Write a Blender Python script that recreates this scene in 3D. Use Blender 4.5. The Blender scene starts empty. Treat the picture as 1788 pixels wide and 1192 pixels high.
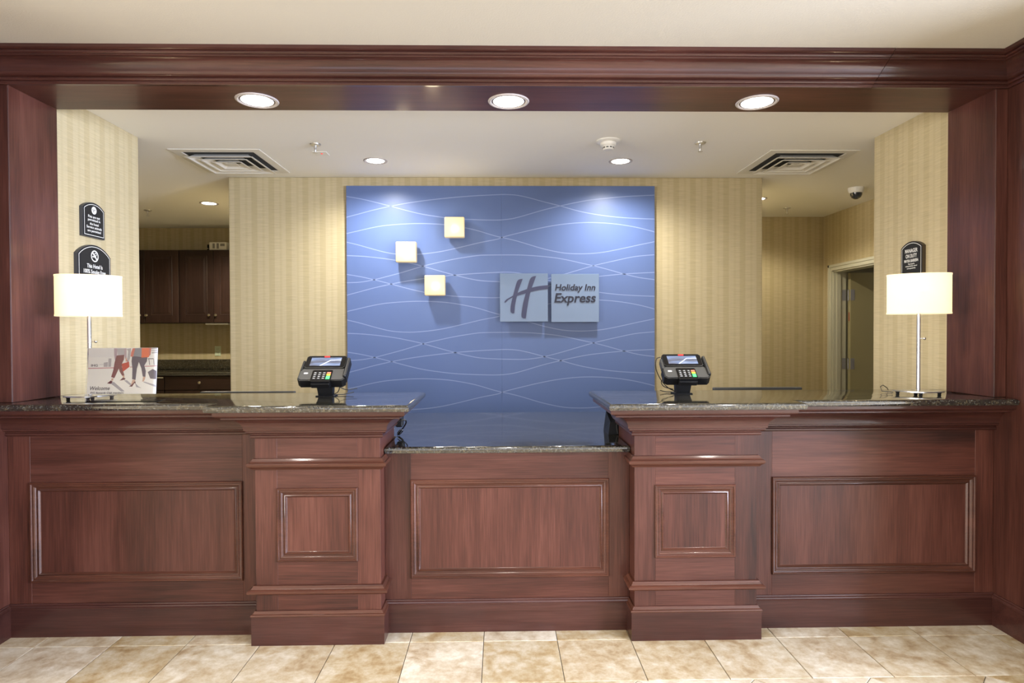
import bpy, bmesh, math, random
from mathutils import Vector, Matrix
random.seed(7)
S = bpy.context.scene
COL = S.collection
PI = math.pi

# ------------------------------------------------------------------ camera, world, daylight, exposure
cam_d = bpy.data.cameras.new('camera')
cam = bpy.data.objects.new('camera', cam_d); COL.objects.link(cam)
F_PX, PITCH, YAW, ROLL = 1085.0, 0.0141, 0.0195, -0.0035
cam_d.sensor_width = 36.0; cam_d.sensor_fit = 'HORIZONTAL'
cam_d.lens = F_PX * 36.0 / 1788.0
cam_d.clip_start = 0.05
fw = Vector((math.sin(YAW)*math.cos(PITCH), math.cos(YAW)*math.cos(PITCH), -math.sin(PITCH)))
rt = Vector((math.cos(YAW), -math.sin(YAW), 0)); up = rt.cross(fw)
r2 = rt*math.cos(ROLL) + up*math.sin(ROLL); u2 = -rt*math.sin(ROLL) + up*math.cos(ROLL)
m = Matrix.Identity(4)
for i in range(3):
    m[i][0] = r2[i]; m[i][1] = u2[i]; m[i][2] = -fw[i]
m[2][3] = 1.42
cam.matrix_world = m
S.camera = cam

W = bpy.data.worlds.new('world'); S.world = W; W.use_nodes = True
W.node_tree.nodes['Background'].inputs[0].default_value = (0.72, 0.80, 1.0, 1)
W.node_tree.nodes['Background'].inputs[1].default_value = 1.0

def area_light(name, loc, target, sx, sy, power, color):
    d = bpy.data.lights.new(name, 'AREA'); d.shape = 'RECTANGLE'; d.size = sx; d.size_y = sy
    d.energy = power; d.color = color
    o = bpy.data.objects.new(name, d); COL.objects.link(o); o.location = loc
    o.rotation_euler = (Vector(target) - Vector(loc)).to_track_quat('-Z', 'Y').to_euler()
    return o
# daylight entering by the lobby windows behind and right of the camera
area_light('daylight_rear_window', (0.4, -4.42, 1.55), (0.4, 0, 1.55), 6.4, 1.9, 60, (0.93, 0.92, 1.0))
area_light('daylight_side_window', (5.42, -0.6, 1.50), (0, -0.6, 1.42), 3.4, 1.8, 1150, (0.70, 0.78, 1.0))
area_light('left_lobby_fill', (-5.42, -0.6, 1.50), (0, -0.6, 1.42), 3.4, 1.8, 420, (1.0, 0.95, 0.90))  # warm fill added on the left to lift the right column and wall

S.view_settings.view_transform = 'Standard'
S.view_settings.look = 'None'
S.view_settings.gamma = 1.0
S.view_settings.use_curve_mapping = False
S.view_settings.exposure = 0.25
try:
    S.cycles.use_denoising = True
    S.cycles.max_bounces = 6
    S.cycles.use_adaptive_sampling = True
    S.cycles.adaptive_threshold = 0.05
    S.cycles.sample_clamp_indirect = 6
    S.cycles.caustics_reflective = False
    S.cycles.caustics_refractive = False
except Exception:
    pass
CAN_W = 1.0      # scale of all downlights

# ------------------------------------------------------------------ materials
MATS = {}
def newmat(name):
    mt = bpy.data.materials.new(name); mt.use_nodes = True
    MATS[name] = mt
    nt = mt.node_tree
    return mt, nt, nt.nodes['Principled BSDF'], nt.nodes, nt.links
def plain(name, col, rough=0.5, metal=0.0, emit=0.0, ecol=None, coat=0.0, spec=0.5, bump=0.0, bscale=200):
    mt, nt, b, N, L = newmat(name)
    b.inputs['Base Color'].default_value = (*col, 1); b.inputs['Roughness'].default_value = rough
    b.inputs['Metallic'].default_value = metal; b.inputs['Coat Weight'].default_value = coat
    b.inputs['Specular IOR Level'].default_value = spec
    if emit:
        b.inputs['Emission Color'].default_value = (*(ecol or col), 1); b.inputs['Emission Strength'].default_value = emit
    # faint unevenness so nothing is perfectly uniform
    tc = N.new('ShaderNodeTexCoord'); nz = N.new('ShaderNodeTexNoise'); nz.inputs['Scale'].default_value = bscale if bump else 6
    L.new(tc.outputs['Object'], nz.inputs['Vector'])
    if bump:
        bp = N.new('ShaderNodeBump'); bp.inputs['Strength'].default_value = bump; bp.inputs['Distance'].default_value = 0.002
        L.new(nz.outputs['Fac'], bp.inputs['Height']); L.new(bp.outputs['Normal'], b.inputs['Normal'])
    else:
        mr = N.new('ShaderNodeMapRange'); mr.inputs['To Min'].default_value = max(0.0, rough-0.03); mr.inputs['To Max'].default_value = min(1, rough+0.03)
        L.new(nz.outputs['Fac'], mr.inputs['Value']); L.new(mr.outputs['Result'], b.inputs['Roughness'])
    return mt
def ramp(N, stops):
    r = N.new('ShaderNodeValToRGB'); e = r.color_ramp.elements
    e[0].position, e[0].color = stops[0][0], (*stops[0][1], 1)
    e[1].position, e[1].color = stops[-1][0], (*stops[-1][1], 1)
    for p, c in stops[1:-1]:
        x = e.new(p); x.color = (*c, 1)
    return r
def objvec(N, L, rnd=True):
    tc = N.new('ShaderNodeTexCoord')
    if not rnd: return tc.outputs['Object']
    oi = N.new('ShaderNodeObjectInfo'); mu = N.new('ShaderNodeMath'); mu.operation = 'MULTIPLY'; mu.inputs[1].default_value = 37.0
    L.new(oi.outputs['Random'], mu.inputs[0])
    ad = N.new('ShaderNodeVectorMath'); ad.operation = 'ADD'
    L.new(tc.outputs['Object'], ad.inputs[0]); L.new(mu.outputs[0], ad.inputs[1])
    return ad.outputs[0]
def wood(name, axis, dark, mid, light, rough=0.42, coat=0.14, fine=1.0, var=0.16, spec=0.32, crough=0.13):
    mt, nt, b, N, L = newmat(name)
    v = objvec(N, L)
    mp = N.new('ShaderNodeMapping'); sc = [17, 17, 17]; sc['xyz'.index(axis)] = 1.1
    mp.inputs['Scale'].default_value = sc; L.new(v, mp.inputs['Vector'])
    n1 = N.new('ShaderNodeTexNoise'); n1.inputs['Scale'].default_value = 1.0; n1.inputs['Detail'].default_value = 6; n1.inputs['Distortion'].default_value = 0.6
    L.new(mp.outputs[0], n1.inputs['Vector'])
    mp2 = N.new('ShaderNodeMapping'); sc2 = [190, 190, 190]; sc2['xyz'.index(axis)] = 6
    mp2.inputs['Scale'].default_value = sc2; L.new(v, mp2.inputs['Vector'])
    n2 = N.new('ShaderNodeTexNoise'); n2.inputs['Scale'].default_value = 1.0; n2.inputs['Detail'].default_value = 3
    L.new(mp2.outputs[0], n2.inputs['Vector'])
    mp3 = N.new('ShaderNodeMapping'); sc3 = [3.5, 3.5, 3.5]; sc3['xyz'.index(axis)] = 1.2
    mp3.inputs['Scale'].default_value = sc3; L.new(v, mp3.inputs['Vector'])
    n3 = N.new('ShaderNodeTexNoise'); n3.inputs['Scale'].default_value = 1.0; n3.inputs['Detail'].default_value = 3
    L.new(mp3.outputs[0], n3.inputs['Vector'])
    a = N.new('ShaderNodeMath'); a.operation = 'MULTIPLY_ADD'; a.inputs[1].default_value = 0.42; L.new(n2.outputs['Fac'], a.inputs[0])
    a0 = N.new('ShaderNodeMath'); a0.operation = 'MULTIPLY_ADD'; a0.inputs[1].default_value = 0.40; L.new(n1.outputs['Fac'], a0.inputs[0])
    a00 = N.new('ShaderNodeMath'); a00.operation = 'MULTIPLY_ADD'; a00.inputs[1].default_value = 0.55; a00.inputs[2].default_value = -0.185
    L.new(n3.outputs['Fac'], a00.inputs[0]); L.new(a00.outputs[0], a0.inputs[2]); L.new(a0.outputs[0], a.inputs[2])
    r = ramp(N, [(0.26, dark), (0.5, mid), (0.76, light)]); L.new(a.outputs[0], r.inputs['Fac'])
    oi = N.new('ShaderNodeObjectInfo'); hs = N.new('ShaderNodeHueSaturation')
    mr = N.new('ShaderNodeMapRange'); mr.inputs['To Min'].default_value = 1-var; mr.inputs['To Max'].default_value = 1+var
    L.new(oi.outputs['Random'], mr.inputs['Value']); L.new(mr.outputs['Result'], hs.inputs['Value']); L.new(r.outputs['Color'], hs.inputs['Color'])
    L.new(hs.outputs['Color'], b.inputs['Base Color'])
    b.inputs['Roughness'].default_value = rough; b.inputs['Coat Weight'].default_value = coat; b.inputs['Coat Roughness'].default_value = crough; b.inputs['Specular IOR Level'].default_value = spec
    bp = N.new('ShaderNodeBump'); bp.inputs['Strength'].default_value = 0.06; bp.inputs['Distance'].default_value = 0.001
    L.new(n2.outputs['Fac'], bp.inputs['Height']); L.new(bp.outputs['Normal'], b.inputs['Normal'])
    return mt
CH = ((0.015, 0.0045, 0.003), (0.060, 0.0185, 0.012), (0.112, 0.041, 0.029))
wood('cherry_v', 'z', *CH); wood('cherry_h', 'x', *CH)
wood('cherry_d', 'y', *CH)
wood('cherry_trim', 'x', (0.018, 0.005, 0.004), (0.041, 0.013, 0.0095), (0.072, 0.025, 0.018), rough=0.3, coat=0.45, var=0.1, crough=0.07)  # trim stain, darkened further for the shade under the cornice overhang
wood('cherry_trim_shaded_v', 'z', (0.018, 0.005, 0.004), (0.041, 0.013, 0.0095), (0.072, 0.025, 0.018), rough=0.3, coat=0.45, var=0.1, crough=0.07)
wood('cherry_mould', 'x', (0.024, 0.007, 0.004), (0.064, 0.021, 0.012), (0.11, 0.039, 0.024), rough=0.35, coat=0.3, var=0.1, crough=0.1)
wood('cherry_base', 'x', (0.018, 0.006, 0.005), (0.044, 0.015, 0.0115), (0.078, 0.031, 0.024), rough=0.3, coat=0.3, var=0.1)
KC = ((0.011, 0.006, 0.005), (0.026, 0.013, 0.010), (0.05, 0.027, 0.021))
wood('espresso_v', 'z', *KC, rough=0.35); wood('espresso_h', 'x', *KC, rough=0.35)

def granite():
    mt, nt, b, N, L = newmat('granite')
    v = objvec(N, L, False)
    n1 = N.new('ShaderNodeTexVoronoi'); n1.inputs['Scale'].default_value = 240; L.new(v, n1.inputs['Vector'])
    n2 = N.new('ShaderNodeTexNoise'); n2.inputs['Scale'].default_value = 90; n2.inputs['Detail'].default_value = 5; L.new(v, n2.inputs['Vector'])
    r1 = ramp(N, [(0.38, (0.006, 0.006, 0.006)), (0.52, (0.018, 0.017, 0.013)), (0.68, (0.075, 0.062, 0.035))]); L.new(n2.outputs['Fac'], r1.inputs['Fac'])
    sp = N.new('ShaderNodeSeparateColor'); L.new(n1.outputs['Color'], sp.inputs['Color'])
    r2_ = ramp(N, [(0.84, (0, 0, 0)), (0.92, (1, 1, 1))]); L.new(sp.outputs[0], r2_.inputs['Fac'])
    mx = N.new('ShaderNodeMixRGB'); L.new(r2_.outputs['Color'], mx.inputs['Fac']); L.new(r1.outputs['Color'], mx.inputs[1]); mx.inputs[2].default_value = (0.075, 0.078, 0.07, 1)
    L.new(mx.outputs[0], b.inputs['Base Color'])
    b.inputs['Roughness'].default_value = 0.09; b.inputs['IOR'].default_value = 1.9; b.inputs['Coat Weight'].default_value = 0.35; b.inputs['Coat IOR'].default_value = 1.6; b.inputs['Coat Roughness'].default_value = 0.05; b.inputs['Specular IOR Level'].default_value = 0.5
granite()

def wallpaper():
    mt, nt, b, N, L = newmat('wallpaper')
    v = objvec(N, L, False)
    sx = N.new('ShaderNodeSeparateXYZ'); L.new(v, sx.inputs[0])
    ad = N.new('ShaderNodeMath'); L.new(sx.outputs[0], ad.inputs[0]); L.new(sx.outputs[1], ad.inputs[1])
    def tri(per, ph):
        q = N.new('ShaderNodeMath'); q.operation = 'MULTIPLY_ADD'; q.inputs[1].default_value = 2*PI/per; q.inputs[2].default_value = ph; L.new(ad.outputs[0], q.inputs[0])
        s = N.new('ShaderNodeMath'); s.operation = 'SINE'; L.new(q.outputs[0], s.inputs[0]); return s.outputs[0]
    a, c = tri(0.134, 0.0), tri(0.067, 1.1)
    s1 = N.new('ShaderNodeMath'); L.new(a, s1.inputs[0]); L.new(c, s1.inputs[1])
    st = N.new('ShaderNodeMapRange'); st.interpolation_type = 'SMOOTHSTEP'; st.inputs['From Min'].default_value = -0.5; st.inputs['From Max'].default_value = 0.6; L.new(s1.outputs[0], st.inputs['Value'])
    # silky horizontal strie
    cb = N.new('ShaderNodeCombineXYZ'); L.new(ad.outputs[0], cb.inputs[0]); L.new(sx.outputs[2], cb.inputs[2])
    mp = N.new('ShaderNodeMapping'); mp.inputs['Scale'].default_value = (9, 1, 230); L.new(cb.outputs[0], mp.inputs['Vector'])
    nz = N.new('ShaderNodeTexNoise'); nz.inputs['Scale'].default_value = 1; nz.inputs['Detail'].default_value = 2; L.new(mp.outputs[0], nz.inputs['Vector'])
    m1 = N.new('ShaderNodeMixRGB'); m1.inputs[1].default_value = (0.46, 0.38, 0.215, 1); m1.inputs[2].default_value = (0.51, 0.43, 0.258, 1); L.new(st.outputs[0], m1.inputs['Fac'])
    mr = N.new('ShaderNodeMapRange'); mr.inputs['From Min'].default_value = 0.3; mr.inputs['From Max'].default_value = 0.7; mr.inputs['To Min'].default_value = 0.88; mr.inputs['To Max'].default_value = 1.08; L.new(nz.outputs['Fac'], mr.inputs['Value'])
    hs = N.new('ShaderNodeHueSaturation'); L.new(m1.outputs[0], hs.inputs['Color']); L.new(mr.outputs['Result'], hs.inputs['Value'])
    L.new(hs.outputs[0], b.inputs['Base Color']); b.inputs['Roughness'].default_value = 0.5; b.inputs['Sheen Weight'].default_value = 0.1
wallpaper()

def tile_mat():
    mt, nt, b, N, L = newmat('travertine_tile')
    v = objvec(N, L)
    n1 = N.new('ShaderNodeTexNoise'); n1.inputs['Scale'].default_value = 5; n1.inputs['Detail'].default_value = 8; n1.inputs['Distortion'].default_value = 1.2; L.new(v, n1.inputs['Vector'])
    n2 = N.new('ShaderNodeTexNoise'); n2.inputs['Scale'].default_value = 22; n2.inputs['Detail'].default_value = 8; n2.inputs['Roughness'].default_value = 0.7; L.new(v, n2.inputs['Vector'])
    a = N.new('ShaderNodeMath'); a.operation = 'MULTIPLY_ADD'; a.inputs[1].default_value = 0.55; L.new(n2.outputs['Fac'], a.inputs[0])
    a2 = N.new('ShaderNodeMath'); a2.operation = 'MULTIPLY'; a2.inputs[1].default_value = 0.5; L.new(n1.outputs['Fac'], a2.inputs[0]); L.new(a2.outputs[0], a.inputs[2])
    r = ramp(N, [(0.38, (0.33, 0.235, 0.135)), (0.47, (0.45, 0.36, 0.235)), (0.55, (0.53, 0.46, 0.34)), (0.66, (0.66, 0.61, 0.51))]); L.new(a.outputs[0], r.inputs['Fac'])
    oi = N.new('ShaderNodeObjectInfo'); hs = N.new('ShaderNodeHueSaturation')
    mr = N.new('ShaderNodeMapRange'); mr.inputs['To Min'].default_value = 0.80; mr.inputs['To Max'].default_value = 1.04; L.new(oi.outputs['Random'], mr.inputs['Value'])
    mr2 = N.new('ShaderNodeMapRange'); mr2.inputs['To Min'].default_value = 1.3; mr2.inputs['To Max'].default_value = 0.75; L.new(oi.outputs['Random'], mr2.inputs['Value'])
    L.new(mr.outputs['Result'], hs.inputs['Value']); L.new(mr2.outputs['Result'], hs.inputs['Saturation']); L.new(r.outputs['Color'], hs.inputs['Color'])
    L.new(hs.outputs[0], b.inputs['Base Color']); b.inputs['Roughness'].default_value = 0.42
    bp = N.new('ShaderNodeBump'); bp.inputs['Strength'].default_value = 0.15; bp.inputs['Distance'].default_value = 0.002; L.new(n2.outputs['Fac'], bp.inputs['Height']); L.new(bp.outputs['Normal'], b.inputs['Normal'])
tile_mat()

plain('cream_plaster', (0.52, 0.485, 0.405), 0.8, bump=0.35, bscale=120)
plain('white_ceiling', (0.84, 0.83, 0.78), 0.85, bump=0.12, bscale=160)
plain('grout', (0.14, 0.12, 0.10), 0.9)
plain('carpet', (0.52, 0.47, 0.38), 0.95, bump=0.5, bscale=400)  # unseen office floor, made pale to bounce light onto the ceiling
plain('blue_panel', (0.092, 0.144, 0.315), 0.38)
plain('wave_print', (0.20, 0.265, 0.47), 0.4)
plain('blue_panel_edge', (0.10, 0.09, 0.07), 0.5)
plain('sign_acrylic', (0.125, 0.185, 0.295), 0.22, coat=0.5)
plain('sign_edge', (0.55, 0.66, 0.80), 0.2)
plain('logo_ink', (0.035, 0.040, 0.095), 0.4)
plain('letter_ink', (0.006, 0.009, 0.028), 0.4)
plain('metal_satin', (0.62, 0.62, 0.62), 0.28, metal=1.0)
plain('metal_nickel', (0.72, 0.68, 0.60), 0.25, metal=1.0)
plain('black_plastic', (0.004, 0.004, 0.0045), 0.4, spec=0.3)
plain('black_gloss', (0.006, 0.006, 0.007), 0.08)
plain('grey_plastic', (0.035, 0.035, 0.033), 0.5)
plain('rubber', (0.006, 0.006, 0.006), 0.7)
plain('white_paint', (0.78, 0.77, 0.72), 0.45)
plain('grille_white', (0.72, 0.70, 0.63), 0.5)
plain('plenum_dark', (0.045, 0.044, 0.04), 0.9)
plain('door_frame_paint', (0.56, 0.55, 0.44), 0.4)
plain('door_leaf_paint', (0.36, 0.32, 0.18), 0.45)
plain('plaque_black', (0.008, 0.009, 0.011), 0.45, spec=0.3)
plain('plaque_slate', (0.035, 0.037, 0.045), 0.4)
plain('plaque_white', (0.82, 0.82, 0.78), 0.5)
plain('plaque_bronze', (0.05, 0.035, 0.02), 0.4)
plain('outlet_plastic', (0.62, 0.70, 0.52), 0.4)
plain('outlet_slot', (0.12, 0.14, 0.10), 0.6)
plain('carton_white', (0.62, 0.60, 0.54), 0.7)
plain('carton_ink', (0.20, 0.19, 0.17), 0.7)
plain('lamp_lens', (1, 1, 1), 0.4, emit=14.0, ecol=(1.0, 0.96, 0.88))
plain('reflector', (0.8, 0.78, 0.74), 0.2, metal=0.6)
plain('trim_ring', (0.42, 0.38, 0.36), 0.35)
plain('sconce_glass', (0.42, 0.34, 0.21), 0.25, emit=0.30, ecol=(1.0, 0.80, 0.42), coat=0.3)
plain('bulb', (1, 1, 1), 0.3, emit=8.0, ecol=(1.0, 0.84, 0.55))
plain('key_white', (0.55, 0.55, 0.58), 0.4)
plain('key_red', (0.85, 0.16, 0.08), 0.4, emit=0.25)
plain('key_yellow', (0.95, 0.62, 0.03), 0.4, emit=0.25)
plain('key_green', (0.03, 0.62, 0.15), 0.4, emit=0.25)
plain('status_red', (0.8, 0.02, 0.02), 0.3, emit=0.6)
plain('hinge_metal', (0.34, 0.34, 0.37), 0.4, metal=0.2)
plain('hinge_label', (0.28, 0.03, 0.02), 0.5)
plain('lobby_wall', (0.60, 0.54, 0.40), 0.7)
plain('sky_glass', (0.8, 0.85, 0.95), 0.1)

def shade_mat():
    mt, nt, b, N, L = newmat('lamp_shade_fabric')
    out = N['Material Output']; N.remove(b)
    d = N.new('ShaderNodeBsdfDiffuse'); d.inputs[0].default_value = (0.86, 0.80, 0.66, 1)
    t = N.new('ShaderNodeBsdfTranslucent'); t.inputs[0].default_value = (0.90, 0.78, 0.52, 1)
    mx = N.new('ShaderNodeMixShader'); mx.inputs[0].default_value = 0.55
    e = N.new('ShaderNodeEmission'); e.inputs[0].default_value = (1.0, 0.86, 0.58, 1); e.inputs[1].default_value = 0.45
    ad = N.new('ShaderNodeAddShader')
    L.new(d.outputs[0], mx.inputs[1]); L.new(t.outputs[0], mx.inputs[2]); L.new(mx.outputs[0], ad.inputs[0]); L.new(e.outputs[0], ad.inputs[1]); L.new(ad.outputs[0], out.inputs[0])
shade_mat()

def acrylic_mat():
    mt, nt, b, N, L = newmat('clear_acrylic')
    out = N['Material Output']; N.remove(b)
    g = N.new('ShaderNodeBsdfGlossy'); g.inputs['Roughness'].default_value = 0.03
    t = N.new('ShaderNodeBsdfTransparent'); t.inputs[0].default_value = (0.985, 0.99, 0.995, 1)
    fr = N.new('ShaderNodeFresnel'); fr.inputs['IOR'].default_value = 1.35
    mx = N.new('ShaderNodeMixShader'); L.new(fr.outputs[0], mx.inputs[0]); L.new(t.outputs[0], mx.inputs[1]); L.new(g.outputs[0], mx.inputs[2]); L.new(mx.outputs[0], out.inputs[0])
acrylic_mat()
def dome_mat():
    mt, nt, b, N, L = newmat('smoked_dome')
    b.inputs['Base Color'].default_value = (0.02, 0.025, 0.035, 1); b.inputs['Roughness'].default_value = 0.05; b.inputs['Coat Weight'].default_value = 0.6
dome_mat()
def screen_mat():
    mt, nt, b, N, L = newmat('terminal_screen')
    v = objvec(N, L, False)
    n1 = N.new('ShaderNodeTexNoise'); n1.inputs['Scale'].default_value = 1
    mp = N.new('ShaderNodeMapping'); mp.inputs['Scale'].default_value = (9, 40, 1); mp.inputs['Rotation'].default_value = (0, 0, 0.25); L.new(v, mp.inputs['Vector']); L.new(mp.outputs[0], n1.inputs['Vector'])
    r = ramp(N, [(0.3, (0.10, 0.10, 0.13)), (0.45, (0.22, 0.24, 0.32)), (0.6, (0.28, 0.38, 0.62)), (0.72, (0.55, 0.62, 0.80))]); L.new(n1.outputs['Fac'], r.inputs['Fac'])
    L.new(r.outputs['Color'], b.inputs['Emission Color']); b.inputs['Emission Strength'].default_value = 0.9
    b.inputs['Base Color'].default_value = (0.02, 0.02, 0.03, 1); b.inputs['Roughness'].default_value = 0.1
screen_mat()
plain('screen_line', (0.7, 0.75, 0.85), 0.2, emit=0.8)
POSTER = {'paper': (0.93, 0.93, 0.95), 'paper_cool': (0.88, 0.88, 0.92), 'mauve': (0.52, 0.42, 0.50), 'maroon': (0.24, 0.085, 0.095), 'red': (0.58, 0.085, 0.06), 'orange': (0.80, 0.19, 0.09),
          'plum': (0.13, 0.105, 0.155), 'slate': (0.30, 0.31, 0.38), 'skin': (0.70, 0.48, 0.40), 'shadow': (0.47, 0.46, 0.54), 'case': (0.17, 0.15, 0.20), 'ink': (0.16, 0.15, 0.18), 'pale': (0.50, 0.49, 0.55), 'glow': (0.95, 0.95, 0.96), 'shoe': (0.16, 0.05, 0.07), 'pink': (0.62, 0.30, 0.36), 'coral': (0.66, 0.22, 0.18)}
for k, c in POSTER.items(): plain('print_'+k, c, 0.5)

# ------------------------------------------------------------------ mesh helpers
class MB:
    def __init__(s): s.v = []; s.f = []
    def add(s, vs, fs):
        o = len(s.v); s.v += [tuple(v) for v in vs]; s.f += [tuple(i+o for i in f) for f in fs]; return s
    def box(s, x0, x1, y0, y1, z0, z1):
        vs = [(x, y, z) for z in (z0, z1) for y in (y0, y1) for x in (x0, x1)]
        return s.add(vs, [(0, 2, 3, 1), (4, 5, 7, 6), (0, 1, 5, 4), (2, 6, 7, 3), (0, 4, 6, 2), (1, 3, 7, 5)])
    def rbox(s, x0, x1, y0, y1, z0, z1, r=0.002, seg=1):
        bm = bmesh.new(); bmesh.ops.create_cube(bm, size=1)
        bmesh.ops.scale(bm, vec=(x1-x0, y1-y0, z1-z0), verts=bm.verts)
        bmesh.ops.translate(bm, vec=((x0+x1)/2, (y0+y1)/2, (z0+z1)/2), verts=bm.verts)
        bmesh.ops.bevel(bm, geom=list(bm.edges), offset=r, segments=seg, profile=0.5, affect='EDGES')
        return s.bm(bm)
    def bm(s, bm):
        bm.verts.index_update()
        s.add([v.co[:] for v in bm.verts], [[v.index for v in f.verts] for f in bm.faces]); bm.free(); return s
    def lathe(s, prof, c=(0, 0, 0), n=24, ax='z', sx=1.0, sy=1.0):
        vs = []; fs = []
        for (r, h) in prof:
            for k in range(n):
                a = 2*PI*k/n; p = (r*math.cos(a)*sx, r*math.sin(a)*sy, h)
                if ax == 'y': p = (p[0], p[2], p[1])
                if ax == 'x': p = (p[2], p[0], p[1])
                vs.append((p[0]+c[0], p[1]+c[1], p[2]+c[2]))
        for i in range(len(prof)-1):
            for k in range(n):
                k2 = (k+1) % n; fs.append((i*n+k, i*n+k2, (i+1)*n+k2, (i+1)*n+k))
        if prof[0][0] > 1e-6: fs.append(tuple(reversed(range(n))))
        if prof[-1][0] > 1e-6: fs.append(tuple((len(prof)-1)*n+k for k in range(n)))
        return s.add(vs, fs)
    def tube(s, pts, r, n=8):
        pts = [Vector(p) for p in pts]; vs = []; fs = []; prev = None
        for i, p in enumerate(pts):
            t = (pts[min(i+1, len(pts)-1)] - pts[max(i-1, 0)]).normalized()
            a = Vector((0, 0, 1)) if abs(t.z) < 0.9 else Vector((1, 0, 0))
            if prev is not None: a = prev
            u = (a - t*a.dot(t)).normalized(); w = t.cross(u); prev = u
            rr = r[i] if isinstance(r, (list, tuple)) else r
            for k in range(n):
                an = 2*PI*k/n; vs.append(p + u*math.cos(an)*rr + w*math.sin(an)*rr)
        for i in range(len(pts)-1):
            for k in range(n):
                k2 = (k+1) % n; fs.append((i*n+k, i*n+k2, (i+1)*n+k2, (i+1)*n+k))
        fs.append(tuple(reversed(range(n)))); fs.append(tuple((len(pts)-1)*n+k for k in range(n)))
        return s.add(vs, fs)
    def sweep(s, path, prof, segs=None, closed=False):
        """profile (offset to the right of the path, z) swept with mitred corners; caps at free ends"""
        n = len(path); P = [Vector((p[0], p[1])) for p in path]; M = []
        def rn(a, b):
            d = (b-a).normalized(); return Vector((d.y, -d.x))
        for i in range(n):
            n1 = rn(P[i-1], P[i]) if (i > 0 or closed) else None
            n2 = rn(P[i], P[(i+1) % n]) if (i < n-1 or closed) else None
            if n1 is None: M.append(n2)
            elif n2 is None: M.append(n1)
            else: M.append((n1+n2)/(1+n1.dot(n2)))
        ns = n if closed else n-1
        for i in (segs if segs is not None else range(ns)):
            j = (i+1) % n; k = len(prof)
            vs = [(P[q].x+M[q].x*o, P[q].y+M[q].y*o, z) for q in (i, j) for (o, z) in prof]
            fs = [(a, a+1, k+a+1, k+a) for a in range(k-1)] + [(k-1, 0, k, 2*k-1)]
            if not closed: fs += [tuple(reversed(range(k))), tuple(range(k, 2*k))]
            s.add(vs, fs)
        return s
    def slab(s, outline, prof):
        n = len(outline); P = [Vector(p) for p in outline]; rings = []
        def rn(a, b):
            d = (b-a).normalized(); return Vector((d.y, -d.x))
        M = []
        for i in range(n):
            n1 = rn(P[i-1], P[i]); n2 = rn(P[i], P[(i+1) % n]); M.append((n1+n2)/(1+n1.dot(n2)))
        vs = [(P[i].x+M[i].x*o, P[i].y+M[i].y*o, z) for (o, z) in prof for i in range(n)]
        fs = []
        for a in range(len(prof)-1):
            for i in range(n):
                j = (i+1) % n; fs.append((a*n+i, a*n+j, (a+1)*n+j, (a+1)*n+i))
        fs.append(tuple(reversed(range(n)))); fs.append(tuple((len(prof)-1)*n+i for i in range(n)))
        return s.add(vs, fs)
    def frame(s, x0, x1, z0, z1, y0, prof):
        """mitred picture-frame moulding facing -Y; prof (inset, projection)"""
        vs = []; fs = []
        for (d, p) in prof:
            vs += [(x0+d, y0-p, z0+d), (x1-d, y0-p, z0+d), (x1-d, y0-p, z1-d), (x0+d, y0-p, z1-d)]
        for a in range(len(prof)-1):
            for i in range(4):
                j = (i+1) % 4; fs.append((a*4+i, a*4+j, (a+1)*4+j, (a+1)*4+i))
        return s.add(vs, fs)
    def extrude(s, poly, o, u, w, t):
        """2-D polygon (a,b) -> o + a*u + b*w, thickened by vector t"""
        o, u, w, t = Vector(o), Vector(u), Vector(w), Vector(t); n = len(poly)
        a = [o+u*p[0]+w*p[1] for p in poly]; b = [q+t for q in a]
        return s.add([tuple(q) for q in a+b], [tuple(range(n)), tuple(reversed(range(n, 2*n)))] + [(i, i+n, (i+1) % n+n, (i+1) % n) for i in range(n)])
    def xf(s, M): s.v = [tuple(M @ Vector(v)) for v in s.v]; return s

WL = {}
def finish(mesh, smooth):
    bm = bmesh.new(); bm.from_mesh(mesh)
    bmesh.ops.recalc_face_normals(bm, faces=bm.faces); bm.to_mesh(mesh); bm.free()
    if smooth:
        for p in mesh.polygons: p.use_smooth = True
        mesh.set_sharp_from_angle(angle=0.6)
def obj(name, mb, mat, parent=None, smooth=True, local=False, recalc=True):
    me = bpy.data.meshes.new(name)
    if parent is not None:
        off = Vector((0, 0, 0)) if local else WL[parent.name]
    elif local: off = Vector((0, 0, 0))
    else:
        xs, ys, zs = zip(*mb.v); off = Vector(((min(xs)+max(xs))/2, (min(ys)+max(ys))/2, min(zs)))
    me.from_pydata([tuple(Vector(v)-off) for v in mb.v], [], mb.f); me.update()
    finish(me, smooth)
    me.materials.append(MATS[mat])
    o = bpy.data.objects.new(name, me); COL.objects.link(o)
    if parent is not None: o.parent = parent
    else: o.location = off
    WL[o.name] = off if not local else (WL[parent.name] if parent else Vector((0, 0, 0)))
    return o
def tag(o, label, cat, group=None):
    o['label'] = label; o['category'] = cat
    if group: o['group'] = group
    return o
def thing(name, label, cat, loc=(0, 0, 0), rz=0, group=None):
    o = bpy.data.objects.new(name, None); COL.objects.link(o); o.location = loc; o.rotation_euler = (0, 0, rz); o.empty_display_size = 0.1
    WL[o.name] = Vector(loc)
    return tag(o, label, cat, group)
def struct(name, mb, mat, parent=None, smooth=False, label=None):
    o = obj(name, mb, mat, parent, smooth)
    if parent is None: o['kind'] = 'structure'
    if label: o['label'] = label
    return o
def struct_empty(name, loc=(0, 0, 0), label=None):
    o = bpy.data.objects.new(name, None); COL.objects.link(o); o.location = loc; WL[o.name] = Vector(loc); o['kind'] = 'structure'
    if label: o['label'] = label
    return o
def partlabel(o, label): o['label'] = label; return o

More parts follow.
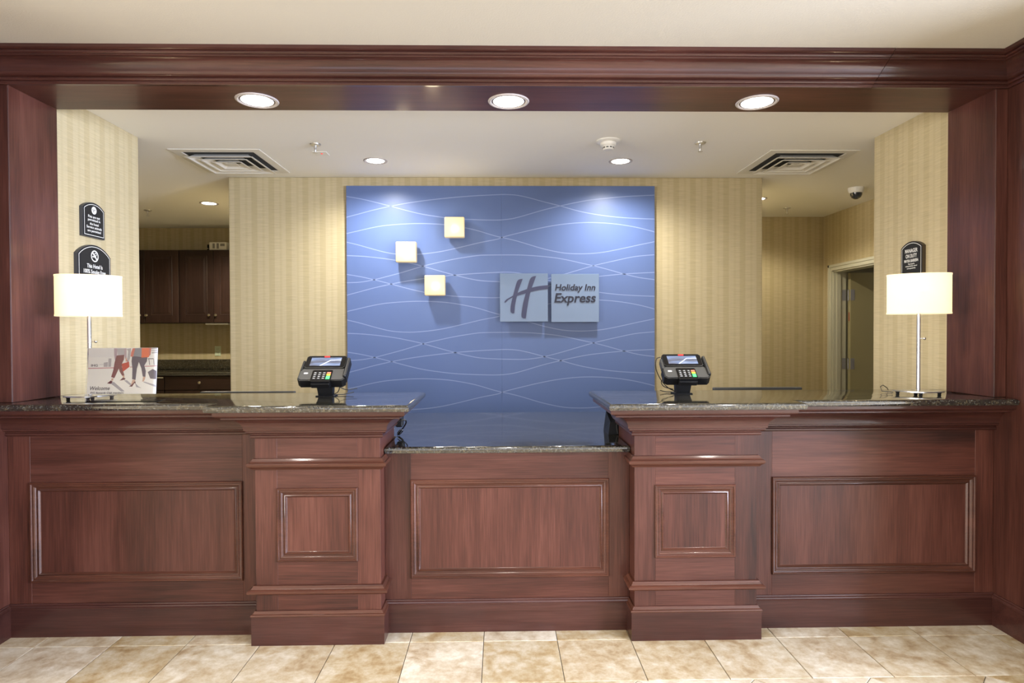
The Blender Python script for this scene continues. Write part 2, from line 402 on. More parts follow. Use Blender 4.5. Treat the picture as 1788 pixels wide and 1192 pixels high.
def text_mb(body, o, u, w, width=None, height=None, thick=0.001, shear=0.0, weight=0.0, align='CENTER', space=1.0):
    """lettering as solid mesh: fitted to width/height, its middle-bottom (or left-bottom) at o, along u, up w"""
    c = bpy.data.curves.new('lettering', 'FONT'); c.body = body; c.size = 1.0; c.align_x = 'LEFT'; c.shear = shear; c.offset = weight
    c.space_character = space; c.resolution_u = 3; c.fill_mode = 'BOTH'; c.extrude = 0.0
    t = bpy.data.objects.new('lettering', c); COL.objects.link(t)
    dg = bpy.context.evaluated_depsgraph_get(); dg.update()
    me = bpy.data.meshes.new_from_object(t.evaluated_get(dg))
    bpy.data.objects.remove(t); bpy.data.curves.remove(c)
    vs = [v.co.copy() for v in me.vertices]; fs = [tuple(p.vertices) for p in me.polygons]
    bpy.data.meshes.remove(me)
    x0 = min(v.x for v in vs); x1 = max(v.x for v in vs); y0 = min(v.y for v in vs); y1 = max(v.y for v in vs)
    sx = width/(x1-x0) if width else None; sy = height/(y1-y0) if height else None
    sx = sx or sy; sy = sy or sx
    ax = (x0+x1)/2 if align == 'CENTER' else x0
    o, u, w = Vector(o), Vector(u), Vector(w); nrm = u.cross(w).normalized()*thick
    pts = [o+u*((v.x-ax)*sx)+w*((v.y-y0)*sy) for v in vs]
    n = len(pts); mb = MB()
    mb.add([tuple(p+nrm) for p in pts], fs)
    # side walls from boundary edges
    cnt = {}
    for f in fs:
        for i in range(len(f)):
            e = (f[i], f[(i+1) % len(f)]); k = tuple(sorted(e)); cnt.setdefault(k, []).append(e)
    base = len(mb.v); mb.v += [tuple(p) for p in pts]
    for k, es in cnt.items():
        if len(es) == 1:
            a, b = es[0]; mb.f.append((a, b, base+b, base+a))
    return mb

# ------------------------------------------------------------------ dimensions
XL, XR = -2.308, 2.385          # side walls of the desk alcove
ZSOF, ZLOB, ZC = 2.552, 2.692, 2.655
CXL, CXR, CY0, CY1 = -2.2267, 2.325, 2.88, 3.19
YBAY, YPED = 2.95, 2.845
WLX, WRX = -2.272, 2.397
YW = 4.96; BX0, BX1 = -2.136, 2.110

# ------------------------------------------------------------------ floor
fl = struct('floor', MB().box(-5.6, 5.6, -4.6, 8.0, -0.06, -0.006), 'grout', label='dark grout bed under the beige stone tiles')
TW, T0, TY = 0.3396, -2.1175, 2.844
def chamfer_tile(poly, g=0.0016, h=0.0, c=0.0015, bot=-0.008):
    n = len(poly); cx = sum(p[0] for p in poly)/n; cy = sum(p[1] for p in poly)/n
    P = [Vector(p) for p in poly]; 
    def inset(d):
        out = []
        for i in range(n):
            a, b, c_ = P[i-1], P[i], P[(i+1) % n]
            d1 = (b-a).normalized(); d2 = (c_-b).normalized(); n1 = Vector((-d1.y, d1.x)); n2 = Vector((-d2.y, d2.x))
            den = 1+n1.dot(n2)
            out.append(b+(n1+n2)/max(den, 0.3)*d)
        return out
    r0, r1 = inset(g), inset(g+c)
    vs = [(p.x, p.y, bot) for p in r0]+[(p.x, p.y, h-c) for p in r0]+[(p.x, p.y, h) for p in r1]
    fs = [tuple(2*n+i for i in range(n))]
    for a in (0, 1):
        for i in range(n):
            j = (i+1) % n; fs.append((a*n+i, a*n+j, (a+1)*n+j, (a+1)*n+i))
    return MB().add(vs, fs)
def clip(poly, a, b, c):      # keep a*x+b*y<=c
    out = []
    for i in range(len(poly)):
        p, q = poly[i], poly[(i+1) % len(poly)]; dp = a*p[0]+b*p[1]-c; dq = a*q[0]+b*q[1]-c
        if dp <= 0: out.append(p)
        if dp*dq < 0:
            t = dp/(dp-dq); out.append((p[0]+(q[0]-p[0])*t, p[1]+(q[1]-p[1])*t))
    return out
def area(p): return abs(sum(p[i-1][0]*p[i][1]-p[i][0]*p[i-1][1] for i in range(len(p))))/2
for k in range(-1, 14):
    xa, xb = max(T0+k*TW, XL+0.002), min(T0+(k+1)*TW, XR-0.002)
    if xb-xa < 0.03: continue
    for (ya, yb) in ((TY, 2.945), (TY-TW, TY)):
        obj('tile', chamfer_tile([(xa, ya), (xb, ya), (xb, yb), (xa, yb)]), 'travertine_tile', fl, smooth=False)
field = MB(); dg_ = TW/math.sqrt(2)
for i in range(-40, 40):
    for j in range(-40, 40):
        cx = 1.2785+(i+j)*dg_; cy = (TY-TW)+(i-j)*dg_
        if abs(cx) > 5.8 or cy > 2.9 or cy < -4.8: continue
        p = [(cx, cy-dg_), (cx+dg_, cy), (cx, cy+dg_), (cx-dg_, cy)]
        p = clip(p, 0, 1, TY-TW); 
        if len(p) >= 3: p = clip(clip(clip(p, 1, 0, 5.5), -1, 0, 5.5), 0, -1, 4.5)
        if len(p) < 3 or area(p) < 0.002: continue
        if abs(cx) < 2.6 and cy > 1.6: obj('tile', chamfer_tile(p), 'travertine_tile', fl, smooth=False)
        else: mb = chamfer_tile(p); field.add(mb.v, mb.f)
ff = obj('tile_field', field, 'travertine_tile', fl, smooth=False); ff['kind'] = 'stuff'
struct('floor_office', MB().box(-5.5, 5.5, 2.99, 7.9, -0.0055, 0.0), 'carpet', label='unseen office carpet behind the desk, kept pale for bounce light')

# ------------------------------------------------------------------ lobby shell (around and behind the camera)
struct('ceiling', MB().box(-5.6, 5.6, -4.6, 3.0, ZLOB, ZLOB+0.08), 'cream_plaster', label='cream textured lobby ceiling')
wb = MB().box(-5.6, -2.9, -4.6, -4.5, 0, ZLOB).box(3.7, 5.6, -4.6, -4.5, 0, ZLOB).box(-2.9, 3.7, -4.6, -4.5, 0, 0.55).box(-2.9, 3.7, -4.6, -4.5, 2.52, ZLOB)
struct('wall_lobby_rear', wb, 'lobby_wall')
wr = MB().box(5.5, 5.6, -4.5, -2.4, 0, ZLOB).box(5.5, 5.6, 1.2, 3.1, 0, ZLOB).box(5.5, 5.6, -2.4, 1.2, 0, 0.55).box(5.5, 5.6, -2.4, 1.2, 2.52, ZLOB)
struct('wall_lobby_right', wr, 'lobby_wall')
struct('wall_lobby_left', MB().box(-5.6, -5.5, -4.5, -2.4, 0, ZLOB).box(-5.6, -5.5, 1.2, 3.1, 0, ZLOB).box(-5.6, -5.5, -2.4, 1.2, 0, 0.55).box(-5.6, -5.5, -2.4, 1.2, 2.52, ZLOB), 'lobby_wall')
w1 = struct_empty('window_1', (0.4, -4.55, 0.55))
struct('frame', MB().box(-2.9, -2.84, -4.6, -4.5, 0.55, 2.52).box(3.64, 3.7, -4.6, -4.5, 0.55, 2.52).box(0.37, 0.43, -4.6, -4.5, 0.55, 2.52).box(-2.9, 3.7, -4.6, -4.5, 0.55, 0.6).box(-2.9, 3.7, -4.6, -4.5, 2.47, 2.52), 'white_paint', w1)
w2 = struct_empty('window_2', (5.55, -0.6, 0.55))
struct('frame', MB().box(5.5, 5.6, -2.4, -2.34, 0.55, 2.52).box(5.5, 5.6, 1.14, 1.2, 0.55, 2.52).box(5.5, 5.6, -0.63, -0.57, 0.55, 2.52).box(5.5, 5.6, -2.4, 1.2, 0.55, 0.6).box(5.5, 5.6, -2.4, 1.2, 2.47, 2.52), 'white_paint', w2)
w3 = struct_empty('added_window_left', (-5.55, -0.6, 0.55))  # unseen window added around the left fill light
struct('frame', MB().box(-5.6, -5.5, -2.4, -2.34, 0.55, 2.52).box(-5.6, -5.5, 1.14, 1.2, 0.55, 2.52).box(-5.6, -5.5, -0.63, -0.57, 0.55, 2.52).box(-5.6, -5.5, -2.4, 1.2, 0.55, 0.6).box(-5.6, -5.5, -2.4, 1.2, 2.47, 2.52), 'white_paint', w3)
# wood-clad returns on both sides of the desk
struct('wall_return_left', MB().box(-2.42, XL, 2.05, 3.25, 0, ZLOB).box(-5.5, -2.42, 2.05, 2.15, 0, ZLOB), 'cherry_v', label='cherry wood side wall left of the desk')
struct('wall_return_right', MB().box(XR, 2.50, 2.05, 3.25, 0, ZLOB).box(2.50, 5.5, 2.05, 2.15, 0, ZLOB), 'cherry_v', label='cherry wood side wall right of the desk')
BASEP = [(0, 0.0), (0.014, 0.0), (0.014, 0.129), (0.019, 0.131), (0.020, 0.137), (0.016, 0.140), (0.014, 0.146), (0.008, 0.149), (0.006, 0.154), (0, 0.154)]
struct('baseboard_left', MB().sweep([(XL, 2.05), (XL, 2.936)], BASEP), 'cherry_base', smooth=True)
struct('baseboard_right', MB().sweep([(XR, 2.936), (XR, 2.05)], BASEP), 'cherry_base', smooth=True)

# ------------------------------------------------------------------ header with crown, side columns
hd = thing('header_beam', 'cherry wood header beam with flat soffit spanning above the whole desk', 'beam', (0.04, 3.03, ZSOF))
obj('soffit_board', MB().box(CXL, CXR, CY0+0.001, CY1, ZSOF, ZSOF+0.02), 'cherry_h', hd, smooth=False)
obj('beam_core', MB().box(XL, XR, CY0+0.004, CY1-0.002, ZSOF+0.02, ZLOB+0.05), 'cherry_h', hd, smooth=False)
h0 = ZSOF
def arc(c0, c1, p, n=6, bulge=1):
    return []
CROWN = [(0, h0-0.001), (0.014, h0-0.001), (0.017, h0+0.003), (0.017, h0+0.009), (0.012, h0+0.011), (0.012, h0+0.014), (0.019, h0+0.016), (0.022, h0+0.020), (0.022, h0+0.026), (0.019, h0+0.029)]
for i in range(9):      # convex quarter then long cove
    a = i/8*PI/2; CROWN.append((0.026+0.016*math.sin(a), h0+0.031+0.020*(1-math.cos(a))))
for i in range(1, 9):
    a = i/8*PI/2; CROWN.append((0.042+0.042*(1-math.cos(a)), h0+0.051+0.048*math.sin(a)))
CROWN += [(0.086, h0+0.101), (0.086, h0+0.105), (0.093, h0+0.107), (0.096, h0+0.111), (0.096, h0+0.116), (0.093, h0+0.119), (0.102, h0+0.121), (0.108, h0+0.126), (0.108, h0+0.1395), (0, h0+0.1395)]
cpath = [(XL, 2.05), (XL, CY0), (XR, CY0), (XR, 2.05)]
# front run in two lengths with a scarf joint near the right end, as on the photograph
ct = thing('crown_moulding', 'dark cherry crown moulding running along the header under the ceiling', 'moulding', (0.04, CY0, ZSOF))
fr = MB().sweep(cpath, CROWN, segs=[1]); k = len(CROWN)
lft = MB(); rgt = MB()
jt = [(1.735+ (o*-0.35) + (z-ZSOF)*0.62) for (o, z) in CROWN]
a = fr.v[:k]; b = fr.v[k:2*k]
jl = [(jt[i]-0.0012, a[i][1], a[i][2]) for i in range(k)]; jr = [(jt[i]+0.0012, a[i][1], a[i][2]) for i in range(k)]
def strip(p, q):
    mb = MB(); n = len(p)
    return mb.add(list(p)+list(q), [(i, i+1, n+i+1, n+i) for i in range(n-1)]+[(n-1, 0, n, 2*n-1), tuple(reversed(range(n))), tuple(range(n, 2*n))])
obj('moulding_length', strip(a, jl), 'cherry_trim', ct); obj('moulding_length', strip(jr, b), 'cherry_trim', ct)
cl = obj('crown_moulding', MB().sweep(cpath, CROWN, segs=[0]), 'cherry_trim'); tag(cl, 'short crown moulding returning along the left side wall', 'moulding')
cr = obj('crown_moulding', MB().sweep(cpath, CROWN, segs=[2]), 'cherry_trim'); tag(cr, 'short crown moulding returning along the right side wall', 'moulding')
for (x0, x1, side) in ((XL, CXL, 'left'), (CXR, XR, 'right')):
    xi = x1 if side == 'left' else x0
    c = thing('side_column', 'tall cherry wood column lining the %s end of the desk opening' % side, 'column', ((x0+x1)/2, 3.03, 0), group='columns beside the desk opening')
    cl_ = MB().box(x0-0.03 if side == 'left' else x0+0.003, x1-0.003 if side == 'left' else x1+0.03, CY0+0.012, CY1, 1.109, ZSOF).box(x0-0.03 if side == 'left' else x0+0.003, x1-0.003 if side == 'left' else x1+0.03, 3.156, CY1, 0, 1.109)
    obj('column_core', cl_, 'cherry_v', c, smooth=False)
    obj('inner_board', MB().rbox(min(xi, xi+(-0.003 if side == 'left' else 0.003)), max(xi, xi+(-0.003 if side == 'left' else 0.003)), CY0, CY1, 1.1085, ZSOF, 0.001), 'cherry_v', c, smooth=False)
    obj('front_board', MB().rbox(x0+0.001, x1-0.003 if side == 'left' else x1, CY0, CY0+0.012, 1.1085, ZSOF, 0.0015) if side == 'left' else MB().rbox(x0+0.003, x1-0.001, CY0, CY0+0.012, 1.1085, ZSOF, 0.0015), 'cherry_v', c, smooth=False)

# ------------------------------------------------------------------ office shell behind the desk
struct('ceiling_office', MB().box(-5.6, 5.6, CY1-0.01, 8.0, ZC, ZC+0.08), 'white_ceiling', label='off-white ceiling behind the header beam')
struct('wall_left', MB().box(WLX-0.12, WLX, 3.18, 3.97, 0, ZC), 'wallpaper', label='striped wallpaper wall at the left end of the office')
struct('wall_left_far', MB().box(-5.5, -5.4, 3.85, 7.4, 0, ZC).box(-5.4, WLX-0.12, 3.85, 3.97, 0, ZC), 'wallpaper')
struct('wall_kitchen', MB().box(-5.4, BX0+0.05, 7.35, 7.45, 0, ZC), 'wallpaper', label='striped wallpaper wall behind the kitchen cabinets')
struct('wall_back', MB().rbox(BX0, BX1, YW, 7.34, 0, ZC, 0.006, 2), 'wallpaper', label='striped wallpaper wall block behind the blue panel')
struct('wall_right', MB().box(WRX, WRX+0.12, 3.18, 3.94, 0, ZC), 'wallpaper', label='striped wallpaper wall at the right end of the office')
struct('wall_right_return', MB().box(WRX+0.12, 3.6, 3.82, 3.94, 0, ZC), 'wallpaper')
struct('wall_alcove_back', MB().box(BX1-0.05, 3.49, 6.645, 6.75, 0, ZC), 'wallpaper', label='striped wallpaper wall at the back of the right alcove')
DX, DY0, DY1, DZ = 3.49, 5.50, 6.455, 2.062
struct('wall_alcove_right', MB().box(DX, DX+0.12, 3.94, DY0, 0, ZC).box(DX, DX+0.12, DY1, 6.75, 0, ZC).box(DX, DX+0.12, DY0, DY1, DZ, ZC), 'wallpaper', label='striped wallpaper wall holding the office door')
struct('wall_room_beyond', MB().box(3.61, 5.0, 6.95, 7.05, 0, 2.5).box(4.95, 5.05, 4.2, 6.95, 0, 2.5).box(3.61, 5.0, 4.2, 4.3, 0, 2.5), 'lobby_wall')
struct('ceiling_room_beyond', MB().box(3.61, 5.05, 4.2, 7.05, 2.5, 2.55), 'white_ceiling')
# door with frame, leaf opened into the next room
d1 = struct_empty('door_1', (DX, (DY0+DY1)/2, 0), label='open office door with painted steel frame')
struct('casing', MB().box(DX-0.018, DX, DY1-0.005, DY1+0.055, 0, DZ+0.055).box(DX-0.018, DX, DY0-0.055, DY0+0.005, 0, DZ+0.055).box(DX-0.018, DX, DY0+0.005, DY1-0.005, DZ-0.005, DZ+0.055), 'door_frame_paint', d1)
struct('casing_bead', MB().box(DX-0.026, DX-0.018, DY1+0.028, DY1+0.055, 0, DZ+0.055).box(DX-0.026, DX-0.018, DY0, DY1+0.055, DZ+0.03, DZ+0.055), 'door_frame_paint', d1)
struct('jamb', MB().box(DX, DX+0.13, DY1-0.02, DY1, 0, DZ).box(DX, DX+0.13, DY0, DY0+0.02, 0, DZ).box(DX, DX+0.13, DY0, DY1, DZ-0.02, DZ), 'door_frame_paint', d1)
struct('door_stop', MB().box(DX+0.03, DX+0.07, DY1-0.033, DY1-0.02, 0, DZ-0.02), 'door_frame_paint', d1)
lf = struct('door_leaf', MB().rbox(DX+0.145, DX+1.04, DY1-0.075, DY1-0.03, 0.01, DZ-0.03, 0.002), 'door_leaf_paint', d1)
for z in (1.80, 1.085, 0.30):
    hg = struct('hinge', MB().box(DX+0.09, DX+0.131, DY1-0.0225, DY1-0.02, z-0.057, z+0.057).box(DX+0.148, DX+0.19, DY1-0.0775, DY1-0.075, z-0.057, z+0.057).lathe([(0.008, -0.057), (0.008, 0.057)], (DX+0.139, DY1-0.05, z), 10), 'hinge_metal', d1)
struct('fire_label', MB().box(DX+0.1445, DX+0.146, DY1-0.06, DY1-0.045, 1.53, 1.62), 'hinge_label', d1)
for xx in (DX+0.42, DX+0.80):
    for zz in (DZ-0.075, DZ-0.105):
        struct('closer_hole', MB().lathe([(0.009, 0), (0.009, 0.002)], (xx, DY1-0.0765, zz), 10, 'y'), 'plenum_dark', d1)

# ------------------------------------------------------------------ reception desk: bays
CORN = [(0, 0.945), (0.012, 0.945), (0.016, 0.950), (0.016, 0.957), (0.012, 0.961), (0.014, 0.966), (0.026, 0.969), (0.030, 0.973), (0.030, 0.979)]
for i in range(9):
    a = i/8*PI/2; CORN.append((0.036+0.064*(1-math.cos(a)), 0.982+0.060*math.sin(a)))
CORN += [(0.106, 1.043), (0.106, 1.049), (0.114, 1.052)]
for i in range(5):
    a = i/4*PI/2; CORN.append((0.116+0.016*math.sin(a), 1.054+0.010*(1-math.cos(a))))
CORN += [(0.132, 1.0775), (0, 1.0775)]
PMOULD = [(0.0, 0.0), (0.0, 0.006), (0.004, 0.010), (0.008, 0.010), (0.011, 0.005), (0.014, 0.004), (0.018, 0.006), (0.022, 0.004), (0.026, -0.002), (0.030, -0.003), (0.034, 0.001), (0.038, 0.002), (0.042, -0.004), (0.045, -0.006)]
def bay(label, x0, x1, px0, px1, ztop, corn_segs, corn_path, base_path):
    t = thing('desk_bay', label, 'desk front', ((x0+x1)/2, YBAY, 0), group='recessed panelled fronts of the desk')
    pz0, pz1 = 0.254, 0.725; Y = YBAY
    obj('stile', MB().rbox(x0, px0+0.002, Y, Y+0.03, 0.1, ztop, 0.0008), 'cherry_v', t, smooth=False)
    obj('stile', MB().rbox(px1-0.002, x1, Y, Y+0.03, 0.1, ztop, 0.0008), 'cherry_v', t, smooth=False)
    obj('top_rail', MB().rbox(px0+0.002, px1-0.002, Y+0.0002, Y+0.03, pz1-0.002, ztop, 0.0008), 'cherry_h', t, smooth=False)
    obj('bottom_rail', MB().rbox(px0+0.002, px1-0.002, Y+0.0002, Y+0.03, 0.1, pz0+0.002, 0.0008), 'cherry_h', t, smooth=False)
    obj('panel_moulding', MB().frame(px0, px1, pz0, pz1, Y, PMOULD), 'cherry_mould', t)
    obj('panel', MB().box(px0+0.04, px1-0.04, Y+0.006, Y+0.02, pz0+0.04, pz1-0.04), 'cherry_v', t, smooth=False)
    obj('carcass', MB().box(x0+0.002, x1-0.002, Y+0.03, Y+0.2, 0.0, ztop-0.002), 'cherry_v', t, smooth=False)
    obj('baseboard', MB().sweep([(x0, Y), (x1, Y)], BASEP), 'cherry_base', t)
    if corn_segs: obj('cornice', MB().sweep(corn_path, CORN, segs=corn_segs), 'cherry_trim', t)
    return t
PLX0, PLX1, PRX0, PRX1 = -1.118, -0.549, 0.618, 1.186
cpL = [(XL, YBAY), (PLX0, YBAY), (PLX0, YPED), (PLX1, YPED), (PLX1, 3.24)]
cpR = [(PRX0, 3.24), (PRX0, YPED), (PRX1, YPED), (PRX1, YBAY), (XR, YBAY)]
bay('panelled cherry desk front under the left lamp and welcome sign', XL+0.001, PLX0-0.001, -2.207, -1.216, 1.077, [0], cpL, None)
bay('panelled cherry desk front under the right lamp', PRX1+0.001, XR-0.001, 1.302, 2.296, 1.077, [3], cpR, None)
bay('low panelled cherry desk front in the middle between the two pedestals', PLX1+0.001, PRX0-0.001, -0.427, 0.518, 0.850, None, None, None)

# pedestals
ASTR = [(0, 0.800), (0.010, 0.800), (0.014, 0.806), (0.020, 0.812), (0.026, 0.815), (0.030, 0.821), (0.030, 0.828), (0.026, 0.833), (0.020, 0.834), (0.016, 0.838), (0.012, 0.845), (0.008, 0.851), (0, 0.852)]
LMOU = [(0, 0.232), (0.016, 0.232), (0.026, 0.236), (0.032, 0.243), (0.032, 0.250), (0.026, 0.255), (0.018, 0.257), (0.012, 0.264), (0.010, 0.271), (0, 0.272)]
PCAP = [(0, 0.1305), (0.019, 0.1305), (0.021, 0.135), (0.018, 0.140), (0.012, 0.142), (0.008, 0.149), (0.006, 0.154), (0, 0.154)]
def pedestal(label, x0, x1, fx0, fx1, corn_path, corn_segs):
    t = thing('desk_pedestal', label, 'pedestal', ((x0+x1)/2, YPED+0.15, 0), group='projecting pedestals of the desk')
    Y, Yb = YPED, 3.22; z0, z1 = 0.378, 0.716
    obj('core', MB().box(x0+0.004, x1-0.004, Y+0.012, Yb, 0, 1.077), 'cherry_v', t, smooth=False)
    for (a, b) in ((x0, fx0+0.002), (fx1-0.002, x1)):
        obj('stile', MB().rbox(a, b, Y, Y+0.02, 0.1, 1.077, 0.0008), 'cherry_v', t, smooth=False)
    for (a, b, n) in ((z1-0.002, 1.077, 'frieze_rail'), (0.1, z0+0.002, 'bottom_rail')):
        obj(n, MB().rbox(fx0+0.002, fx1-0.002, Y+0.0002, Y+0.02, a, b, 0.0008), 'cherry_h', t, smooth=False)
    for s in (-1, 1):
        xs = (x0, x0+0.005) if s < 0 else (x1-0.005, x1)
        obj('side_panel', MB().box(xs[0], xs[1], Y+0.018, Yb, 0.0, 1.077), 'cherry_v', t, smooth=False)
    obj('panel_moulding', MB().frame(fx0, fx1, z0, z1, Y, PMOULD), 'cherry_mould', t)
    obj('panel', MB().box(fx0+0.04, fx1-0.04, Y+0.006, Y+0.012, z0+0.04, z1-0.04), 'cherry_v', t, smooth=False)
    pth = [(x0, 3.22 if x0 > 0 else YBAY-0.001), (x0, Y), (x1, Y), (x1, YBAY-0.001 if x0 > 0 else 3.22)]
    pth = [(x0, YBAY-0.001), (x0, Y), (x1, Y), (x1, YBAY-0.001)]
    obj('upper_moulding', MB().sweep(pth, ASTR), 'cherry_mould', t)
    obj('lower_moulding', MB().sweep(pth, LMOU), 'cherry_mould', t)
    obj('plinth', MB().sweep(pth, [(0, 0), (0.017, 0), (0.017, 0.1305), (0, 0.1305)]), 'cherry_base', t, smooth=False)
    obj('plinth_cap', MB().sweep(pth, PCAP), 'cherry_mould', t)
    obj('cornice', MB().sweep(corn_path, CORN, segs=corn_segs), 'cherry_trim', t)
pedestal('square cherry pedestal carrying the left card terminal', PLX0, PLX1, -1.020, -0.653, cpL, [1, 2, 3])
pedestal('square cherry pedestal carrying the right card terminal', PRX0, PRX1, 0.713, 1.087, cpR, [0, 1, 2])

# granite tops
def bull(zb, zt):
    r = (zt-zb)
    pr = [(-0.012, zb), (-0.005, zb+0.001), (-0.002, zb+0.005)]
    for i in range(7):
        a = i/6*PI/2; pr.append((-0.015+0.015*math.cos(a), zt-0.015+0.015*math.sin(a)))
    return pr
GZ0, GZ1 = 1.078, 1.108
GL = [(XL+0.002, 2.80), (-1.279, 2.80), (-1.279, 2.69), (-0.395, 2.69), (-0.395, 3.30), (WLX+0.002, 3.30), (WLX+0.002, CY1+0.003), (CXL+0.002, CY1+0.003), (CXL+0.002, 3.15), (XL+0.002, 3.15)]
GR = [(XR-0.002, 2.80), (XR-0.002, 3.15), (CXR-0.002, 3.15), (CXR-0.002, CY1+0.003), (WRX-0.002, CY1+0.003), (WRX-0.002, 3.32), (0.475, 3.32), (0.475, 2.69), (1.347, 2.69), (1.347, 2.80)]
tag(obj('granite_countertop', MB().slab(GL, bull(GZ0, GZ1)), 'granite'), 'raised black granite countertop on the left carrying the welcome sign', 'countertop', 'granite tops of the desk')
tag(obj('granite_countertop', MB().slab(GR, bull(GZ0, GZ1)), 'granite'), 'raised black granite countertop on the right carrying only lamp and terminal', 'countertop', 'granite tops of the desk')
GC = [(PLX1+0.003, 2.925), (PRX0-0.003, 2.925), (PRX0-0.003, 3.235), (1.02, 3.235), (1.02, 4.19), (-0.95, 4.19), (-0.95, 3.235), (PLX1+0.003, 3.235)]
tag(obj('granite_countertop', MB().slab(GC, bull(0.852, 0.884)), 'granite'), 'low black granite worktop between the pedestals in front of the blue panel', 'countertop', 'granite tops of the desk')
wk = thing('worktop_base', 'wooden base cabinet carrying the low granite worktop', 'cabinet', (0.03, 3.7, 0))
obj('cabinet_body', MB().box(-0.93, 1.0, 3.26, 4.14, 0, 0.851), 'cherry_v', wk, smooth=False)
obj('plinth', MB().box(-0.9, 0.97, 3.24, 3.26, 0, 0.1), 'cherry_base', wk, smooth=False)

# staff desks and monitors behind the raised counters
for (x0, x1, side, mx0, mx1, mz) in ((-2.24, -0.97, 'left', -1.672, -1.149, 1.097), (1.04, 2.36, 'right', 1.211, 1.716, 1.105)):
    ds = thing('staff_desk', 'low staff desk hidden behind the %s raised counter' % side, 'desk', ((x0+x1)/2, 3.65, 0))
    obj('desk_top', MB().rbox(x0, x1, 3.34, 4.0, 0.71, 0.735, 0.003), 'cherry_h', ds, smooth=False)
    obj('side_support', MB().box(x0, x0+0.02, 3.36, 3.98, 0, 0.71), 'cherry_v', ds, smooth=False)
    obj('side_support', MB().box(x1-0.02, x1, 3.36, 3.98, 0, 0.71), 'cherry_v', ds, smooth=False)
    mc = (mx0+mx1)/2
    mo = thing('computer_monitor', 'thin black monitor edge peeking over the back of the %s counter' % side, 'monitor', (mc, 3.55, 0.735))
    obj('housing', MB().rbox(mx0, mx1, 3.49, 3.52, 0.79, mz, 0.004), 'grey_plastic', mo)
    obj('screen', MB().box(mx0+0.012, mx1-0.012, 3.52, 3.521, 0.81, mz-0.012), 'black_gloss', mo, smooth=False)
    obj('stand', MB().box(mc-0.03, mc+0.03, 3.515, 3.535, 0.74, 0.9).rbox(mc-0.11, mc+0.11, 3.47, 3.62, 0.735, 0.745, 0.003), 'black_plastic', mo)

# ------------------------------------------------------------------ blue feature panel with printed waves
PX0, PX1, PZ1, PYF = -1.205, 1.2335, 2.580, 4.93
bp_ = thing('feature_panel', 'large blue wall panel with pale wavy lines behind the desk', 'wall panel', (0.014, 4.945, 0.15))
obj('board', MB().rbox(PX0, 0.0159, PYF, 4.957, 0.15, PZ1, 0.0008), 'blue_panel', bp_, smooth=False)
obj('board', MB().rbox(0.0161, PX1, PYF, 4.957, 0.15, PZ1, 0.0008), 'blue_panel', bp_, smooth=False)
R3 = lambda x, y: ((600+x/5.675), 515+y/5.675)
R4 = lambda x, y: ((870+x/5.675), 515+y/5.675)
WAVES = [
 ([(30,575),(160,597),(300,628),(480,675),(640,718),(780,750),(940,775),(1100,793),(1300,803),(1500,808)], [(110,797),(220,772),(330,740),(460,703),(600,670),(750,637),(900,610),(1080,590),(1250,575),(1400,567),(1550,560)]),
 ([(30,657),(160,652),(300,628),(450,590),(600,550),(780,495),(950,455),(1100,425),(1300,393),(1400,387)], [(100,385),(250,388),(400,398),(560,415),(700,440),(850,475),(950,495),(1100,535),(1250,577),(1400,612),(1550,632)]),
 ([(30,780),(160,745),(300,708),(480,668),(650,637),(850,610),(1080,585),(1300,568),(1500,558)], [(70,555),(180,562),(300,587),(440,625),(620,670),(800,720),(1000,757),(1200,780),(1400,792),(1550,797)]),
 ([(30,175),(160,145),(340,105),(500,87),(700,76),(900,80),(1080,97),(1300,140),(1480,195)], [(60,220),(200,253),(400,315),(580,357),(700,372),(850,375),(1000,365),(1150,340),(1350,297),(1550,255)]),
 ([(30,258),(150,287),(300,330),(450,367),(590,380),(750,377),(950,353),(1150,310),(1350,262),(1510,232)], [(60,205),(300,145),(560,93),(800,68),(1000,68),(1200,85),(1400,120),(1550,160)]),
 ([(30,390),(180,397),(340,413),(500,435),(650,465),(780,495),(950,545),(1100,585),(1250,622),(1400,643)], [(200,655),(350,645),(460,625),(600,590),(750,548),(950,490),(1150,445),(1350,403),(1550,385)])]
def catmull(pts, n=5):
    out = []
    for i in range(len(pts)-1):
        p0, p1, p2, p3 = pts[max(i-1, 0)], pts[i], pts[i+1], pts[min(i+2, len(pts)-1)]
        for q in range(n):
            t = q/n
            out.append(tuple(0.5*((2*p1[c])+(-p0[c]+p2[c])*t+(2*p0[c]-5*p1[c]+4*p2[c]-p3[c])*t*t+(-p0[c]+3*p1[c]-3*p2[c]+p3[c])*t*t*t) for c in (0, 1)))
    out.append(pts[-1]); return out
def smooth_pts(p):
    for _ in range(2):
        p = [p[0]]+[(p[i][0], 0.25*p[i-1][1]+0.5*p[i][1]+0.25*p[i+1][1]) for i in range(1, len(p)-1)]+[p[-1]]
    return p
